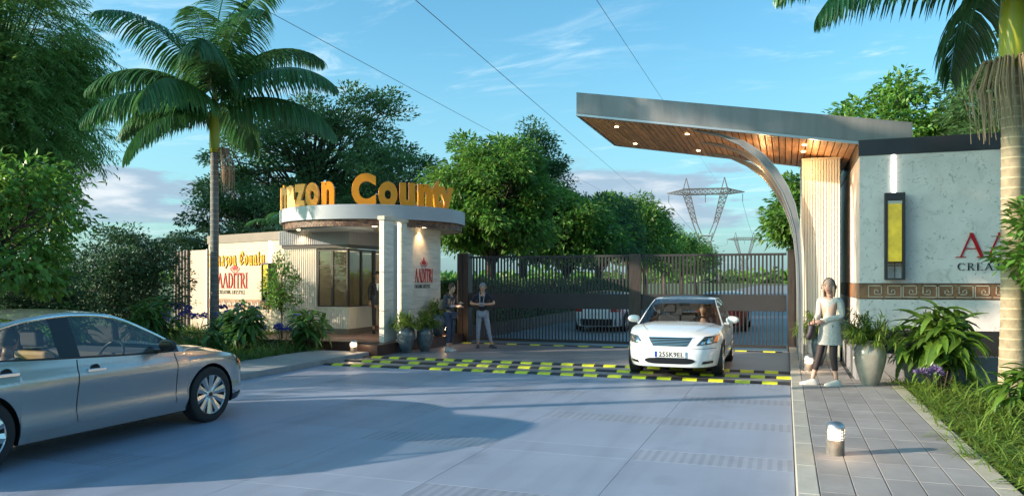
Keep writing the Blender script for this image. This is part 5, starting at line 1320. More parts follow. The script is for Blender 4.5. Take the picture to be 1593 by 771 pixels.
# ---- palms
def frond_mesh(nm, Lr, e0, bend, lw, nl, droop, m, seed, ll=.62, vee=.35):
    """frond along +X, starting elevation e0, bending down"""
    rg = np.random.default_rng(seed); n = 26; p = np.array([0,0,0.]); a = e0; pts = [p.copy()]; dirs = []
    for k in range(n):
        a -= bend/n*(.45+1.3*k/n); d = np.array([math.cos(a), 0, math.sin(a)]); dirs.append(d); p = p+d*Lr/n; pts.append(p.copy())
    dirs.append(dirs[-1]); pts = np.array(pts); dirs = np.array(dirs)
    q = MB(); q.tube([Vector(x) for x in pts[::2]], [max(.006, .030*(1-.85*i/13)) for i in range(len(pts[::2]))], 5)
    s = np.linspace(.10, .995, nl); fi = s*n; i0 = np.minimum(fi.astype(int), n-1); fr = (fi-i0)[:, None]
    C = pts[i0]*(1-fr)+pts[i0+1]*fr; T = dirs[i0]; parts = []
    up = np.stack([-T[:, 2], 0*T[:, 0], T[:, 0]], 1)
    for sg in (-1, 1):
        Lf = ll*(np.sin(PI*np.clip(.16+.80*s, 0, 1))**.6)*rg.uniform(.92, 1.06, nl)
        fw = .30+.9*s[:, None]**3
        D = np.array([[0, sg, 0.]])*1.0+T*fw+up*vee+rg.normal(size=(nl, 3))*.05
        parts.append(strips(C, D, Lf, np.full(nl, lw), np.full(nl, droop)*rg.uniform(.85, 1.2, nl), 4, .25))
    V, F = merge(parts); b = len(q.v)
    me = bpy.data.meshes.new(nm); me.from_pydata(q.v+[tuple(x) for x in V], [], q.f+[tuple(int(i)+b for i in f) for f in F])
    me.materials.append(M_[m]); me.update(); return me
def palm(label, loc, H, fr, seed, trunk_r=.13, tm='palm_trunk_grey', group=None, n=15, Lr=3.3, stalk='straw_pink', stalks=((20,0),), fm='palm_leaf', shaft=1.25, az0=0, els=None, hang=1.0, offs=None, stalk_len=1.3, fs=1.0):
    rg = random.Random(seed); t = thing('palm_tree', label, 'palm tree', loc, 0, group)
    q = MB(); pr = []; z = 0; 
    while z < H:
        r = trunk_r*(1.18-.22*min(1, z/1.2)-.10*z/H); pr += [(r, z), (r*1.02, z+.015), (r*.975, z+.03)]; z += .145
    pr.append((trunk_r*.9, H)); q.lathe(pr, 18); q.build('trunk', MATS[tm], t, smooth=40, world=False, fix=False)
    q = MB(); q.lathe([(trunk_r*.92,H-.02),(trunk_r*1.08,H+.12),(trunk_r*1.02,H+shaft*.5),(trunk_r*.72,H+shaft*.95),(trunk_r*.4,H+shaft+.15)], 18); q.build('crownshaft', MATS['crownshaft'], t, smooth=True, world=False, fix=False)
    top = H+shaft
    for i in range(n):
        if els: az, kind = els[i]
        else: az = az0+i*137.5; kind = min(len(fr)-1, int(len(fr)*i/n))
        o = link('frond', fr[kind], t, (0, 0, top-.35*kind/len(fr)+.05*rg.random()), (R(rg.uniform(-8, 8)), 0, R(az)))
        s = fs*rg.uniform(.93, 1.07); o.scale = (s, s, s)
    for az, _ in stalks:
        q = MB(); rr = random.Random(seed+int(az))
        for k in range(30):
            a = R(az)+rr.gauss(0, .35); l = stalk_len*rr.uniform(.6, 1.1); r0 = trunk_r*.9; ex = rr.uniform(.12, .42)
            q.tube([(r0*math.cos(a), r0*math.sin(a), H+.05), ((r0+ex*.6)*math.cos(a), (r0+ex*.6)*math.sin(a), H+.10), ((r0+ex)*math.cos(a), (r0+ex)*math.sin(a), H-l*.35), ((r0+ex*rr.uniform(.7,1.05))*math.cos(a+.1), (r0+ex)*math.sin(a+.1), H-l)], [.012,.009,.008,.005], 4, cap=False)
        q.build('flower_stalk', M_[stalk], t, world=False, fix=False)
    return t
def ringmat(name, c1, c2):
    m = mat(name, c1, .85, col2=c2, vscale=7, bump=.3, bscale=35); N, L = node_edit(m); b = N['Principled BSDF']; src = b.inputs['Base Color'].links[0].from_socket
    tc = N.new('ShaderNodeTexCoord'); sp = N.new('ShaderNodeSeparateXYZ'); L.new(tc.outputs['Object'], sp.inputs[0])
    md = N.new('ShaderNodeMath'); md.operation = 'PINGPONG'; md.inputs[1].default_value = .0725; L.new(sp.outputs[2], md.inputs[0])
    lt = N.new('ShaderNodeMath'); lt.operation = 'LESS_THAN'; lt.inputs[1].default_value = .010; L.new(md.outputs[0], lt.inputs[0])
    sc = N.new('ShaderNodeMath'); sc.operation = 'MULTIPLY'; sc.inputs[1].default_value = .55; L.new(lt.outputs[0], sc.inputs[0])
    mx = N.new('ShaderNodeMix'); mx.data_type = 'RGBA'; L.new(sc.outputs[0], mx.inputs[0]); L.new(src, mx.inputs[6]); mx.inputs[7].default_value = tuple(min(1, c*2.0) for c in c1)+(1,)
    L.new(mx.outputs[2], b.inputs['Base Color']); return m
ringmat('palm_trunk_grey', (.17,.17,.165), (.11,.11,.11)); ringmat('palm_trunk_tan', (.36,.29,.19), (.24,.19,.12))
mat('crownshaft', (.26,.30,.025), .4, col2=(.42,.40,.02), vscale=1.5, stretch=(3,3,.4))
FR = [frond_mesh('frond_upright', 3.7, R(84), R(58), .062, 90, 1.1, 'palm_leaf', 1, .95, .15),
      frond_mesh('frond_high', 3.7, R(64), R(82), .062, 90, 1.4, 'palm_leaf', 2, 1.0, .1),
      frond_mesh('frond_mid', 3.7, R(42), R(80), .062, 90, 1.8, 'palm_leaf', 3, 1.0, .0),
      frond_mesh('frond_low', 3.4, R(20), R(72), .062, 86, 2.0, 'palm_leaf', 4, 1.0, -.1),
      frond_mesh('frond_hang', 2.7, R(-8), R(60), .062, 76, 1.4, 'palm_leaf', 5, .9, .0)]
# azimuths are world degrees; the camera looks from the south east
palm('tall grey trunked palm in front of the sign wall, left of the guardhouse', (-14.5, 16.9, .09), 5.15, FR, 3, .122, n=17, stalks=((10,0),),
     els=[(200,2),(185,3),(15,2),(28,3),(-80,3),(-55,2),(150,1),(60,1),(100,1),(-115,4),(222,3),(20,0),(140,0),(255,1),(-30,1),(110,3),(-20,0),(70,0),(200,0),(280,0),(235,2),(-45,1),(170,1),(205,1),(5,1),(-100,1)], stalk_len=1.25, fs=1.04, shaft=1.45)
palm('stout tan trunked palm rising out of the frame beside the marble wall', (3.10, 12.97, .08), 4.80, FR, 9, .165, tm='palm_trunk_tan', n=13, Lr=3, stalk='straw', stalks=((190,0),(-60,0),(250,0),(-20,0)),
     els=[(205,3),(165,2),(30,2),(-30,3),(60,1),(110,1),(270,2),(225,1),(20,0),(140,0),(330,2),(95,3),(180,1)], stalk_len=1.0, shaft=1.5)
# palms out of the frame on the left: their shadows fall across the gateway
for i, (x, y, h) in enumerate(((-15.3, 8.0, 8.9), (-15.3, 3.0, 8.7), (-19.5, 9.5, 9.0))):
    palm(('tall palm by the road left of the frame, tallest of the unseen ones', 'palm beside the road behind the silver sedan', 'palm nearest to the road left of the frame')[i], (x, y, .05), h, FR, 20+i, .13, n=13, stalks=(), az0=i*50)
# ---- trees
feather_tree('huge feathery leaved tree filling the upper left corner', (-34.4, 25.0, 0), (5.0, 4.6, 7.4, 10.2), 300, 30, 'leaf_feather', .45, 11, 1.6, leafl=.40)
tree('bright green broad leaved tree at the left edge', (-15.0, 10.9, 0), 4.8, (1.75, 1.9, 2.0, 2.7), 130, 46, (.18, .10), 'leaf_bright', trunk=.12, seed=21, cr=.42, droop=.75, flat=.7, hollow=.6)
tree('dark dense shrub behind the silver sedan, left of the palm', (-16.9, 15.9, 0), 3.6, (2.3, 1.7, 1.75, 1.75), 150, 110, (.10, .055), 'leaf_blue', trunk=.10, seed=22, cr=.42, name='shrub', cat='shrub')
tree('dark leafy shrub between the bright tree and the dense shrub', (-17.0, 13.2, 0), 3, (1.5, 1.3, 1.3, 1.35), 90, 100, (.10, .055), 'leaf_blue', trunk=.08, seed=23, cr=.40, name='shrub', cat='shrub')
tree('slender young tree in front of the guardhouse corner', (-12.35, 16.9, .09), 2.6, (.62, .55, 1.0, 1.55), 60, 34, (.085, .045), 'leaf_mid', trunk=.03, seed=24, cr=.17, name='young_tree', flat=.9, droop=.1, hollow=.2)
tree('wide dark tree with open branches behind the guardhouse', (-24.6, 36.0, 0), 11, (7.4, 5, 4.2, 7.9), 165, 160, (.24, .11), 'leaf_dark', trunk=.42, seed=31, cr=.95, flat=.5, lobes=14, hollow=.5, droop=0)
tree('open dark tree right behind the golden letters', (-17.9, 34.0, 0), 8, (3.6, 4, 3.0, 5.8), 85, 150, (.20, .09), 'leaf_dark', trunk=.25, seed=32, cr=.85, flat=.4, lobes=14, hollow=.5, droop=0)
tree('small dark tree showing left of the palm trunk', (-28.0, 35.0, 0), 8, (3.4, 3, 2.2, 6.4), 44, 120, (.20, .09), 'leaf_dark', trunk=.22, seed=38, cr=.8, flat=.45, hollow=.5, droop=0)
tree('dense low tree mass between the sign wall and the palms', (-23.0, 29.5, 0), 7.2, (4.6, 3, 2.9, 3.9), 120, 150, (.20, .09), 'leaf_dark', trunk=.2, seed=39, cr=.7)
tree('large dark green tree behind the gate, just right of the guardhouse', (-11.3, 29.0, 0), 8.3, (3.2, 3.2, 3.3, 4.9), 170, 190, (.24, .10), 'leaf_mid', trunk=.24, seed=33, cr=.72, droop=.6)
tree('tall darker tree standing behind the large green tree', (-13.5, 40.0, 0), 11.5, (3.0, 3, 4.2, 7.0), 110, 160, (.22, .09), 'leaf_dark', trunk=.28, seed=34, cr=.8, flat=.5)
GT = 'row of trees along the left of the inner road'
row = [(-10.2, 37.0, 7.0, 'mid height tree in the inner row, second behind the gate'), (-10.4, 44.5, 7.6, 'third tree of the inner row'), (-10.3, 52.5, 8.9, 'bright topped fourth tree of the inner row'), (-10.4, 61, 7.8, 'fifth tree of the inner row'), (-10.4, 71, 7.4, 'sixth tree of the inner row'), (-10.4, 83, 7.2, 'seventh tree of the inner row'), (-10.4, 97, 7.0, 'farthest tree of the inner row')]
for i, (x, y, h, lb) in enumerate(row):
    s = 1+.0*i
    tree(lb, (x, y, 0), h, (3.3, 3.4, h*.36, h*.60), 110 if i < 4 else 70, 120 if i < 4 else 90, (.26+.02*i, .12), 'leaf_mid' if i != 1 else 'leaf_dark', trunk=.22, seed=40+i, cr=.8+.05*i, group=GT, droop=.55)
GR = 'trees behind the canopy on the right'
tree('tree framed by the canopy arch above the right end of the gate', (2.0, 31, 0), 6, (2.9, 3, 2.6, 4.0), 130, 150, (.24, .11), 'leaf_mid', trunk=.2, seed=51, cr=.65, group=GR, droop=.55)
tree('tree whose bright crown rises over the right part of the canopy', (3.4, 29.0, 0), 8.6, (3.3, 3, 2.3, 6.3), 110, 90, (.24, .11), 'leaf_bright', trunk=.2, seed=52, cr=.5, group=GR, droop=.5, hollow=.6)
tree('dark tree behind the marble wall next to the tan palm', (6.0, 25.6, 0), 9, (2.0, 2.4, 2.8, 5.8), 100, 140, (.24, .07), 'leaf_dark', trunk=.2, seed=53, cr=.55, group=GR, droop=.3)
# trees left of the frame: they shade the near road and the marble wall
tree('slim tall shade tree left of the frame', (-14.7, 5.1, 0), 10, (.85, .85, 1.7, 8.0), 55, 150, (.26, .13), 'leaf_mid', trunk=.14, seed=60, cr=.5)
for i, (x, y, rr, cz) in enumerate(((-17.2, .6, 2.3, 2.7), (-17.6, 5.45, 1.5, 3.8), (-15.5, -5.3, 2.2, 4.4))):
    tree(('broad low shade tree beside the road left of the frame', 'broad low shade tree at the bed left of the frame', 'broad low shade tree behind the camera on the left')[i], (x, y, 0), 6, (rr, rr, 1.5, cz), 24, 70, (.26, .13), 'leaf_mid', trunk=.2, seed=61+i, cr=.6)
# dark palms behind the bed
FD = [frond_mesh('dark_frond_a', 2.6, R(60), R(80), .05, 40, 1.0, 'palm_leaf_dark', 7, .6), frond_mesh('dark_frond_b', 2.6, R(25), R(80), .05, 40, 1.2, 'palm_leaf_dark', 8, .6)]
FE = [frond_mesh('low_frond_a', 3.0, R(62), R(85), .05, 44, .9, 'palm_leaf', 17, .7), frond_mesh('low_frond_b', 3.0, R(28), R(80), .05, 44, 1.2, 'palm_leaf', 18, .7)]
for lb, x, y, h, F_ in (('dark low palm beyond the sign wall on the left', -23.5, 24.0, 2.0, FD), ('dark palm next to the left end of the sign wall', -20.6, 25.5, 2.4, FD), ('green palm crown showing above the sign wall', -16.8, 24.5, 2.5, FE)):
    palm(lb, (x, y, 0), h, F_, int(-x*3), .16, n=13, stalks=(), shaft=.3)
# hedge and low wall behind the gate
def hedge(label, x0, x1, y0, y1, h, n, seed):
    rg = np.random.default_rng(seed); t = thing('hedge', label, 'hedge', ((x0+x1)/2, y0, 0))
    g = MB(); g.box(x0+.12, x1-.12, y0+.1, y1-.1, 0, h-.12); g.build('branches', M_['bark'], t)
    C = np.stack([rg.uniform(x0, x1, n), rg.uniform(y0, y1, n), rg.uniform(.05, h, n)], 1)
    f = rg.integers(0, 4, n); C[f == 0, 2] = h+rg.normal(size=(f == 0).sum())*.05; C[f == 1, 0] = x1+rg.normal(size=(f == 1).sum())*.05; C[f == 2, 1] = y0+rg.normal(size=(f == 2).sum())*.05
    D = rg.normal(size=(n, 3)); V, F = leaf_quads(C, D, rg.normal(size=(n, 3)), np.full(n, .13), np.full(n, .07))
    V = V-np.array([[(x0+x1)/2, y0, 0]]); o = link('leaves', npmesh('hedge_leaves', V, F, M_['leaf_dark']), t); o['kind'] = 'stuff'
hedge('clipped dark hedge along the inner road behind the gate', -10.4, -9.0, 22.0, 50, 1.72, 26000, 71)
hedge('low dark hedge on the right side of the inner road', 1.3, 2.4, 24.0, 60, 1.0, 9000, 72)
t = thing('low_wall', 'low brown wall in front of the hedge behind the gate', 'wall', (-8.9, 21.4, 0)); g = MB(); g.box(-9.0, -8.86, 21.3, 50, 0, .42); g.build('wall', m_podium, t)
# ---- strap leaved shrubs
def lance_meshes(m, L_, w, tag_):
    out = []
    for k in range(4):
        V, F = strips(np.zeros((1,3)), np.array([[1,0,.55-.12*k]]), np.array([L_]), np.array([w]), np.array([.9+.35*k]), 5, .22)
        me = npmesh('leaf_'+tag_, V, F, M_[m], True); out.append(me)
    return out
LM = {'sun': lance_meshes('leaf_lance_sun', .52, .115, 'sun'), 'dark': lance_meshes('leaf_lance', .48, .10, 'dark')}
def lance_bush(label, loc, r, h, n, kind, seed, group=None, flowers=None, sc=1.0):
    rg = random.Random(seed); t = thing('broad_leaved_shrub', label, 'shrub', loc, 0, group); q = MB(); st = []
    for k in range(max(6, n//14)):
        a = rg.uniform(0, 2*PI); rr = r*rg.uniform(.05, .72); hh = h*(.50+.42*(1-rr/r)+rg.uniform(-.12, .10)); e = Vector((rr*math.cos(a), rr*math.sin(a), hh)); st.append(e)
        q.tube([(rr*.2*math.cos(a), rr*.2*math.sin(a), 0), (rr*.7*math.cos(a), rr*.7*math.sin(a), hh*.5), e], [.016,.013,.008], 5)
    q.build('stems', M_['bark'], t, world=False, fix=False)
    for i in range(n):
        e = st[i % len(st)]; s0 = Vector((e.x*.6, e.y*.6, 0)); f = rg.uniform(.45, 1.0); p = s0.lerp(e, f)
        a = math.atan2(e.y, e.x)+rg.uniform(-2.2, 2.2); o = link('leaf', rg.choice(LM[kind]), t, p, (rg.uniform(-.4, .4), (.35 if f < .8 else -.45)*rg.uniform(.2, 1.2), a)); s = sc*rg.uniform(.7, 1.15); o.scale = (s, s, s)
    return t
G1 = 'broad leaved shrubs in the left bed'
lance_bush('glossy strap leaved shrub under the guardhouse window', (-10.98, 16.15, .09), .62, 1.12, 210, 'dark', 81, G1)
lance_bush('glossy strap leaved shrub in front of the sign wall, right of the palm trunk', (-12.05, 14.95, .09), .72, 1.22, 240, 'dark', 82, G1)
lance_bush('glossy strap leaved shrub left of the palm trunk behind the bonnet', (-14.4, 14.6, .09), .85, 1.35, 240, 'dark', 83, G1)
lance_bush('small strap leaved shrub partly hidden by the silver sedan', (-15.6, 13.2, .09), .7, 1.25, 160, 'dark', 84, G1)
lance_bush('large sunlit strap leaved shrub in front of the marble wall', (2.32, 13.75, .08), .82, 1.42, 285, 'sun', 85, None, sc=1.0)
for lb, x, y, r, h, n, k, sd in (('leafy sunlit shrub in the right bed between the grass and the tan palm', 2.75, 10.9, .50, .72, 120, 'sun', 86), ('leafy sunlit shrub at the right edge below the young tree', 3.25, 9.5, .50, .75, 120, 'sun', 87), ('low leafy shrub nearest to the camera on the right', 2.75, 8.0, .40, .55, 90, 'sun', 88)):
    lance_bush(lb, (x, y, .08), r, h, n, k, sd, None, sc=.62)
for lb, x, y, r, h, n, sd in (('low dark leafy shrub by the left kerb just beyond the bonnet', -11.6, 13.2, .55, .75, 110, 91), ('dark leafy shrub between the palm trunk and the middle shrub', -13.2, 15.9, .6, .9, 120, 92)):
    lance_bush(lb, (x, y, .09), r, h, n, 'dark', sd, G1, sc=.8)
# ---- strap grasses, agapanthus and lilac flowers
def clump(rg, n, x, y, z, L_, w, spread=.12):
    C = np.stack([x+rg.normal(size=n)*spread, y+rg.normal(size=n)*spread, np.full(n, z)], 1); a = rg.uniform(0, 2*PI, n); e = rg.uniform(.30, 1.32, n)
    D = np.stack([np.cos(a)*np.cos(e), np.sin(a)*np.cos(e), np.sin(e)], 1)
    return strips(C, D, L_*rg.uniform(.6, 1.15, n), np.full(n, w), rg.uniform(1.2, 2.6, n), 5, .15)
def grass_obj(name, label, clumps, m, seed):
    rg = np.random.default_rng(seed); V, F = merge([clump(rg, *c) for c in clumps]); o = link(name, npmesh(name, V, F, M_[m])); return tag(o, label, name.replace('_', ' '), kind='stuff')
rg = np.random.default_rng(90)
grass_obj('border_grass', 'arching strap grass spilling over the pavement edging on the right', [(80, 1.98+.10*rg.normal(), y, .08, .40, .016, .09) for y in np.arange(4.0, 14.0, .23)]+[(70, 2.35+.1*rg.normal(), y, .08, .50, .018, .12) for y in np.arange(4.0, 13.0, .3)], 'leaf_grass', 91)
grass_obj('bed_grass', 'taller dark strap grass filling the right bed around the palm', [(70, rg.uniform(2.6, 6), rg.uniform(4.5, 14), .08, .46, .022, .15) for _ in range(150)], 'leaf_grass_dark', 92)
grass_obj('left_grass', 'dark strap grass along the left pavement', [(60, -10.95+.1*rg.normal(), y, .09, .42, .016, .10) for y in np.arange(9.5, 16.3, .24)]+[(50, rg.uniform(-15.5, -11.2), rg.uniform(12.5, 18.4), .09, .5, .02, .16) for _ in range(110)], 'leaf_grass_dark', 93)
grass_obj('ground_cover', 'low bright ground cover in front of the sign wall', [(70, rg.uniform(-17.5, -13.6), 18.3+rg.uniform(-.7, .5), .09, .62, .03, .20) for _ in range(70)], 'leaf_grass', 94)
fl = tuple(mm(k) for k in ('flower_blue', 'flower_lilac'))
def agap(label, x, y, h, m, seed, group, n=5):
    rg_ = np.random.default_rng(seed); t = thing('flowering_plant', label, 'flower', (x, y, .09), 0, group)
    V, F = clump(rg_, 44, 0, 0, 0, h*.62, .022, .05); link('leaves', npmesh('flower_leaves', V, F, M_['leaf_grass_dark']), t)['kind'] = 'stuff'
    for k in range(n):
        a = rg_.uniform(0, 2*PI); r = rg_.uniform(.05, .24); hh = h*rg_.uniform(.8, 1.08); ex, ey = r*math.cos(a), r*math.sin(a)
        q = MB(); q.tube([(ex*.2, ey*.2, 0), (ex*.6, ey*.6, hh*.6), (ex, ey, hh)], [.006,.005,.004], 4); s = q.build('stem', M_['leaf_grass_dark'], t, world=False, fix=False)
        nn = 46; d = unit(rg_.normal(size=(nn, 3))); d[:, 2] = np.abs(d[:, 2])*.8-.15
        C = np.array([[ex, ey, hh]])+d*.045; V, F = leaf_quads(C, d, rg_.normal(size=(nn, 3)), np.full(nn, .075), np.full(nn, .035), .4)
        link('flower_head', npmesh('flower_head', V, F, M_[m]), s)['kind'] = 'stuff'
GA = 'blue flowering plants in the left bed'; rs = random.Random(4)
desc = ['left of the palm trunk', 'right beside the palm trunk', 'in front of the sign wall', 'near the slender young tree', 'between the strap leaved shrubs', 'near the guardhouse corner']
spots = [(-15.9,17.2,.95),(-15.4,16.6,.9),(-16.6,17.4,1.0),(-14.9,17.5,.95),(-13.9,16.6,.82),(-13.5,16.3,.8),(-13.2,16.9,.9),(-14.0,17.3,.95),(-12.75,16.1,.8),(-12.2,15.8,.6),(-11.6,15.9,.55),(-13.1,15.6,.7),(-11.75,16.8,.8),(-15.0,15.7,.8),(-14.4,16.1,.78)]
for i, (x, y, h) in enumerate(spots):
    agap('blue agapanthus clump %s%s' % (desc[(0,0,0,2,1,1,2,2,3,4,4,4,5,0,1)[i]], ', '+('tallest heads', 'lower heads', 'loose heads', 'dense heads', 'close to the wall', 'close to the kerb')[i % 6]+(' at the back' if i in (1, 7) else '')), x, y, h, 'flower_blue', 100+i, GA)
GL = 'lilac flowering plants in the right bed'
for i, (x, y, h, d) in enumerate(((2.75, 10.2, .45, 'before the tan palm trunk'), (2.95, 8.4, .50, 'at the right edge, middle'), (2.0, 12.7, .42, 'next to the tall urn'), (2.6, 7.2, .50, 'nearest the camera at the right edge'))):
    agap('lilac flowering plant '+d, x, y, h*.92, 'flower_lilac', 130+i, GL, 3)
def strap_plant(label, x, y, L_, w, n, m, seed, group):
    rg_ = np.random.default_rng(seed); t = thing('strap_plant', label, 'plant', (x, y, .08), 0, group); V, F = clump(rg_, n, 0, 0, 0, L_, w, .06)
    link('leaves', npmesh('strap_leaves', V, F, M_[m]), t)['kind'] = 'stuff'
for i, (x, y, L_, d) in enumerate(((2.55, 11.3, .72, 'below the large sunlit shrub'), (2.75, 9.7, .85, 'between the edging and the tan palm'), (2.5, 8.3, .72, 'spilling towards the pavement, middle of the right bed'), (3.1, 8.7, .95, 'at the right edge of the picture'), (2.75, 7.0, .85, 'nearest to the camera in the right bed'), (3.6, 10.6, .9, 'right of the tan palm trunk'))):
    strap_plant('arching green strap leaved plant '+d, x, y, L_, .036, 90, 'leaf_lance_sun' if i % 2 else 'leaf_grass', 160+i, 'arching strap leaved plants in the right bed')
tree('leafy young tree at the right edge in front of the marble wall', (3.75, 12.2, .08), 3, (.85, .9, 1.15, 2.05), 75, 40, (.17, .085), 'leaf_mid', trunk=.04, seed=55, cr=.34, name='young_tree', droop=.2)

# ================================================================ pots
m_glaze = mat('glaze_blue_grey', (.13,.16,.18), .18, col2=(.05,.06,.065), vscale=4, coat=.6); m_glaze2 = mat('glaze_stone', (.38,.34,.28), .2, col2=(.24,.21,.175), vscale=3.5, coat=.6)
def urn(label, loc, H, Rr, m, seed, plant=.42, n=240, group=None, pm='leaf_grass'):
    t = thing('urn_planter', label, 'urn', loc, 0, group); q = MB()
    prof = [(.0,.0),(.50,.0),(.52,.02),(.66,.15),(.86,.38),(.98,.58),(1.0,.68),(.97,.78),(.86,.87),(.66,.94),(.60,.965),(.66,.985),(.70,1.0),(.64,1.0),(.54,.97),(.50,.90),(.0,.90)]
    q.lathe([(r*Rr, z*H) for r, z in prof], 32); q.build('pot', m, t, smooth=45, world=False, fix=False)
    q = MB(); q.lathe([(0,.905*H),(.5*Rr,.905*H),(.5*Rr,.90*H)], 20); q.build('soil', M_['soil'], t, world=False, fix=False)
    rg_ = np.random.default_rng(seed); nst = 38; parts = []
    for k in range(nst):
        a = rg_.uniform(0, 2*PI); e = rg_.uniform(.55, 1.5); p = np.array([0,0,H*.9]); d = np.array([math.cos(a)*math.cos(e), math.sin(a)*math.cos(e), math.sin(e)]); L_ = plant*rg_.uniform(.7, 1.15)
        pts = []
        for j in range(9): p = p+d*L_/9; d = d-np.array([0,0,.12]); d = d/np.linalg.norm(d); pts.append((p.copy(), d.copy()))
        for j, (p_, d_) in enumerate(pts[1:]):
            mcount = 5; C = np.repeat(p_[None], mcount, 0); D = d_[None]*.6+rg_.normal(size=(mcount, 3))*.75
            parts.append(strips(C, D, plant*.33*rg_.uniform(.7, 1.2, mcount), np.full(mcount, .018), np.full(mcount, .8), 3, .15))
    V, F = merge(parts); link('fern', npmesh('fern_leaves', V, F, M_[pm]), t)['kind'] = 'stuff'
urn('blue grey urn with ferns at the fin, nearest to the kerb corner', (-8.86, 17.12, 0), .66, .235, m_glaze, 141, .42)
urn('blue grey urn with ferns at the fin, right one of the front pair', (-8.60, 17.62, 0), .66, .23, m_glaze, 142, .42)
urn('dark urn with fern on the brown ledge behind the man with backpack', (-9.0, 18.95+.35, .275), .62, .25, m_glaze, 143, .42)
urn('large pale glazed urn with fern at the end of the right pavement', (1.27, 13.55, .12), .72, .245, m_glaze2, 144, .52)
urn('dark urn with fern behind the woman beside the fluted pillar', (.58, 16.3, .12), .62, .2, m_glaze, 145, .50)
# ================================================================ bollard lights
m_bst = mat('bollard_stone', (.17,.155,.14), .7, col2=(.09,.08,.075), vscale=14, bump=.2)
def bollard(label, loc, s=1.0, e=6):
    t = thing('bollard_light', label, 'bollard light', loc, 0, 'bollard lights on the pavements'); r = .083*s
    q = MB(); q.lathe([(r,0),(r,.145*s)], 28); q.build('base', m_bst, t, world=False)
    q = MB(); q.lathe([(r*.78,.147*s),(r*.78,.255*s)], 24); q.build('diffuser', mat('bollard_glow', (1,1,1), .5, emit=(1,.86,.62), estr=4.2), t, world=False)
    for k in range(4):
        z = (.160+.026*k)*s; q = MB(); q.lathe([(r*.8,z),(r*1.02,z-.004*s),(r*1.02,z+.005*s),(r*.8,z+.009*s)], 28); q.build('louvre', M_['steel'], t, world=False)
    q = MB()
    for a in range(4): c_, s_ = math.cos(a*PI/2+.6), math.sin(a*PI/2+.6); q.tube([(r*c_, r*s_, .14*s), (r*c_, r*s_, .26*s)], .006*s, 5)
    q.build('stay', M_['steel'], t, world=False)
    q = MB(); q.lathe([(r*1.03,.252*s)]+[(r*1.03*math.cos(a), (.262+.062*math.sin(a))*s) for a in np.linspace(0, PI/2, 8)], 28); q.build('dome_cap', M_['steel'], t, smooth=40, world=False, fix=False)
    if e: point('bollard_lamp', (loc[0], loc[1]-.16*s, loc[2]+.20*s), e, (1,.66,.34), .03); point('bollard_lamp', (loc[0]+.14*s, loc[1]+.08, loc[2]+.20*s), e*.5, (1,.66,.34), .03)
bollard('stone and steel bollard light glowing in the middle of the right pavement', (.45, 8.05, .12), 1.0, .9)
bollard('small lit bollard light behind the woman beside the dark urn', (.40, 15.3, .12), .95, 1.6)
bollard('small lit bollard light at the end of the left pavement', (-9.55, 16.0-.2, .108), .9, 1.6)
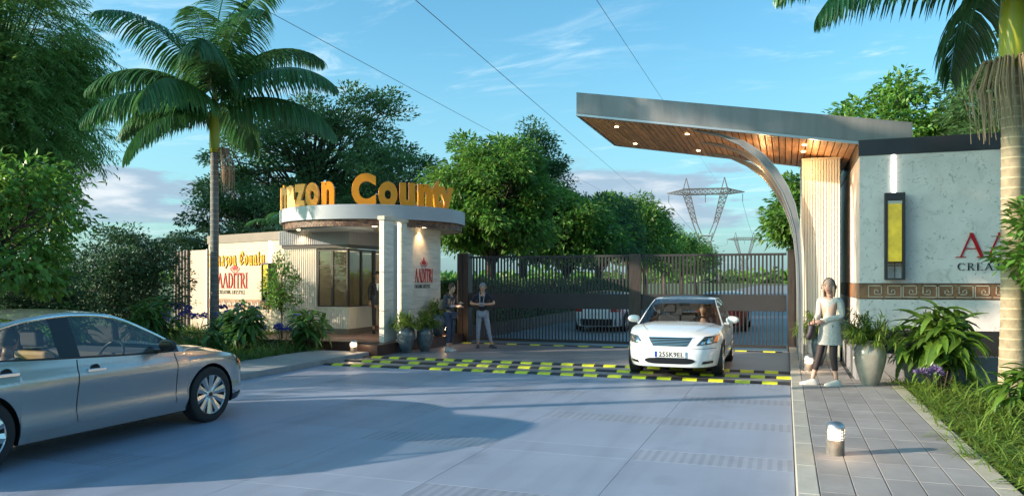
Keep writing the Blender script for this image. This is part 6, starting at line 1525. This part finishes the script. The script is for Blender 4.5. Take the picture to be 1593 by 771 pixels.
# ================================================================ pylons and wires
def pylon(label, loc, rz=0):
    t = thing('electricity_pylon', label, 'pylon', loc, rz, 'lattice pylons carrying power lines'); q = MB(); r = .11
    def bar(a, b, rr=r): rr = rr*1.5; q.tube([a, b], rr, 4, cap=False)
    def lattice(A0, A1, B0, B1, n):
        A = [Vector(A0).lerp(Vector(A1), i/n) for i in range(n+1)]; Bq = [Vector(B0).lerp(Vector(B1), i/n) for i in range(n+1)]
        for i in range(n): bar(A[i], Bq[i+1], .07); bar(Bq[i], A[i+1], .07); bar(A[i+1], Bq[i+1], .07)
    for y0 in (-1, 1):
        for s in (-1, 1):
            bar((s*4.6, y0*4.2, 0), (s*1.7, y0*1.6, 14)); bar((s*1.7, y0*1.6, 14), (s*3.9, y0*1.2, 20)); bar((s*3.9, y0*1.2, 20), (s*7.2, y0*1.0, 30)); bar((s*1.7, y0*1.6, 14), (s*2.2, y0*1.4, 17), .08)
            bar((s*1.2, y0*1.3, 16.5), (s*2.6, y0*1.1, 20)); bar((s*2.6, y0*1.1, 20), (s*4.8, y0*1.0, 30))
            lattice((s*3.9, y0*1.2, 20), (s*7.2, y0*1, 30), (s*2.6, y0*1.1, 20), (s*4.8, y0*1, 30), 6)
            bar((s*7.2, y0, 30), (s*6.0, y0*.2, 34.8)); bar((s*4.8, y0, 30), (s*6.0, y0*.2, 34.8)); bar((s*6.6, y0*.8, 31.2), (s*12.2, 0, 29.9)); bar((s*7.2, y0, 29.4), (s*12.2, 0, 29.9))
            lattice((s*6.6, y0*.8, 31.2), (s*12.0, 0, 30), (s*7.2, y0, 29.4), (s*12.0, 0, 29.8), 5)
        lattice((-4.6, y0*4.2, 0), (-1.7, y0*1.6, 14), (4.6, y0*4.2, 0), (1.7, y0*1.6, 14), 6); bar((-1.7, y0*1.6, 16), (1.7, y0*1.6, 16)); lattice((-1.7, y0*1.6, 14), (-1.7, y0*1.5, 16), (1.7, y0*1.6, 14), (1.7, y0*1.5, 16), 1)
        bar((-7.2, y0, 31.2), (7.2, y0, 31.2)); bar((-7.2, y0, 29.4), (7.2, y0, 29.4)); lattice((-7.2, y0, 29.4), (7.2, y0, 29.4), (-7.2, y0, 31.2), (7.2, y0, 31.2), 9)
    for s in (-1, 1): lattice((s*4.6, -4.2, 0), (s*1.7, -1.6, 14), (s*4.6, 4.2, 0), (s*1.7, 1.6, 14), 6)
    q.build('lattice', mat('galvanised', (.13,.125,.13), .6, .3), t, world=False, fix=False); q = MB()
    for x in (-11.6, 0, 11.6): q.tube([(x, 0, 29.4), (x, 0, 26.8)], .10, 6)
    q.build('insulator', m_brown, t, world=False, fix=False); return t
p1 = pylon('large lattice pylon rising above the inner row of trees', (-24.5, 256, 0), R(8)); p2 = copy_tree(p1); p2.location = (-27, 560, 0); p2['label'] = 'distant small lattice pylon low behind the right half of the gate'
m_wire = mat('power_cable', (.22,.23,.25), .6)
def wire(label, A, Bq, sag, r):
    pts = []
    A, Bq = Vector(A), Vector(Bq)
    for i in range(41): s = i/40; p = A.lerp(Bq, s); p.z -= sag*4*s*(1-s); pts.append(p)
    q = MB(); q.tube(pts, r, 5, cap=False); o = q.build('power_line', m_wire, None, smooth=True, fix=False); tag(o, label, 'power line', 'overhead power lines')
wire('power line running up from the pylon to the top edge, rightmost of the three', (-21.0, 257, 33.5), (-6.2, 1.5, 11.7), 0, .014)
wire('power line crossing the middle of the sky between the trees and the canopy', (-36, 254, 22), (-8.3, 7.0, 8.9), 0, .013)
wire('power line on the left, from the palm crown down to the trees', (-36, 254, 19), (-14.0, 10, 9.6), 0, .011)
# wires from the far pylon to the near one
wire('thin power line between the two pylons', (-38.6, 560, 26.8), (-36, 256, 26.8), 6, .05)
wire('thin power line between the two pylons, right hand one', (-15.4, 560, 26.8), (-13, 256, 26.8), 6, .05)
# low far tree line
rg = np.random.default_rng(200); n = 16000
C = np.stack([rg.uniform(-500, 500, n), 430+rg.normal(size=n)*12, np.abs(rg.normal(size=n))*2.2], 1)
V, F = leaf_quads(C, rg.normal(size=(n, 3)), rg.normal(size=(n, 3)), np.full(n, 4.5), np.full(n, 3.)); V[:, 2] = np.maximum(V[:, 2], -.02)
tag(link('distant_woods', npmesh('woods', V, F, M_['leaf_mid'])), 'far low line of woods on the horizon', 'woods', kind='stuff')
for o in list(bpy.data.objects):
    if o.type == 'EMPTY' and o.parent is None and 'kind' not in o and 'category' not in o: print('untagged', o.name)
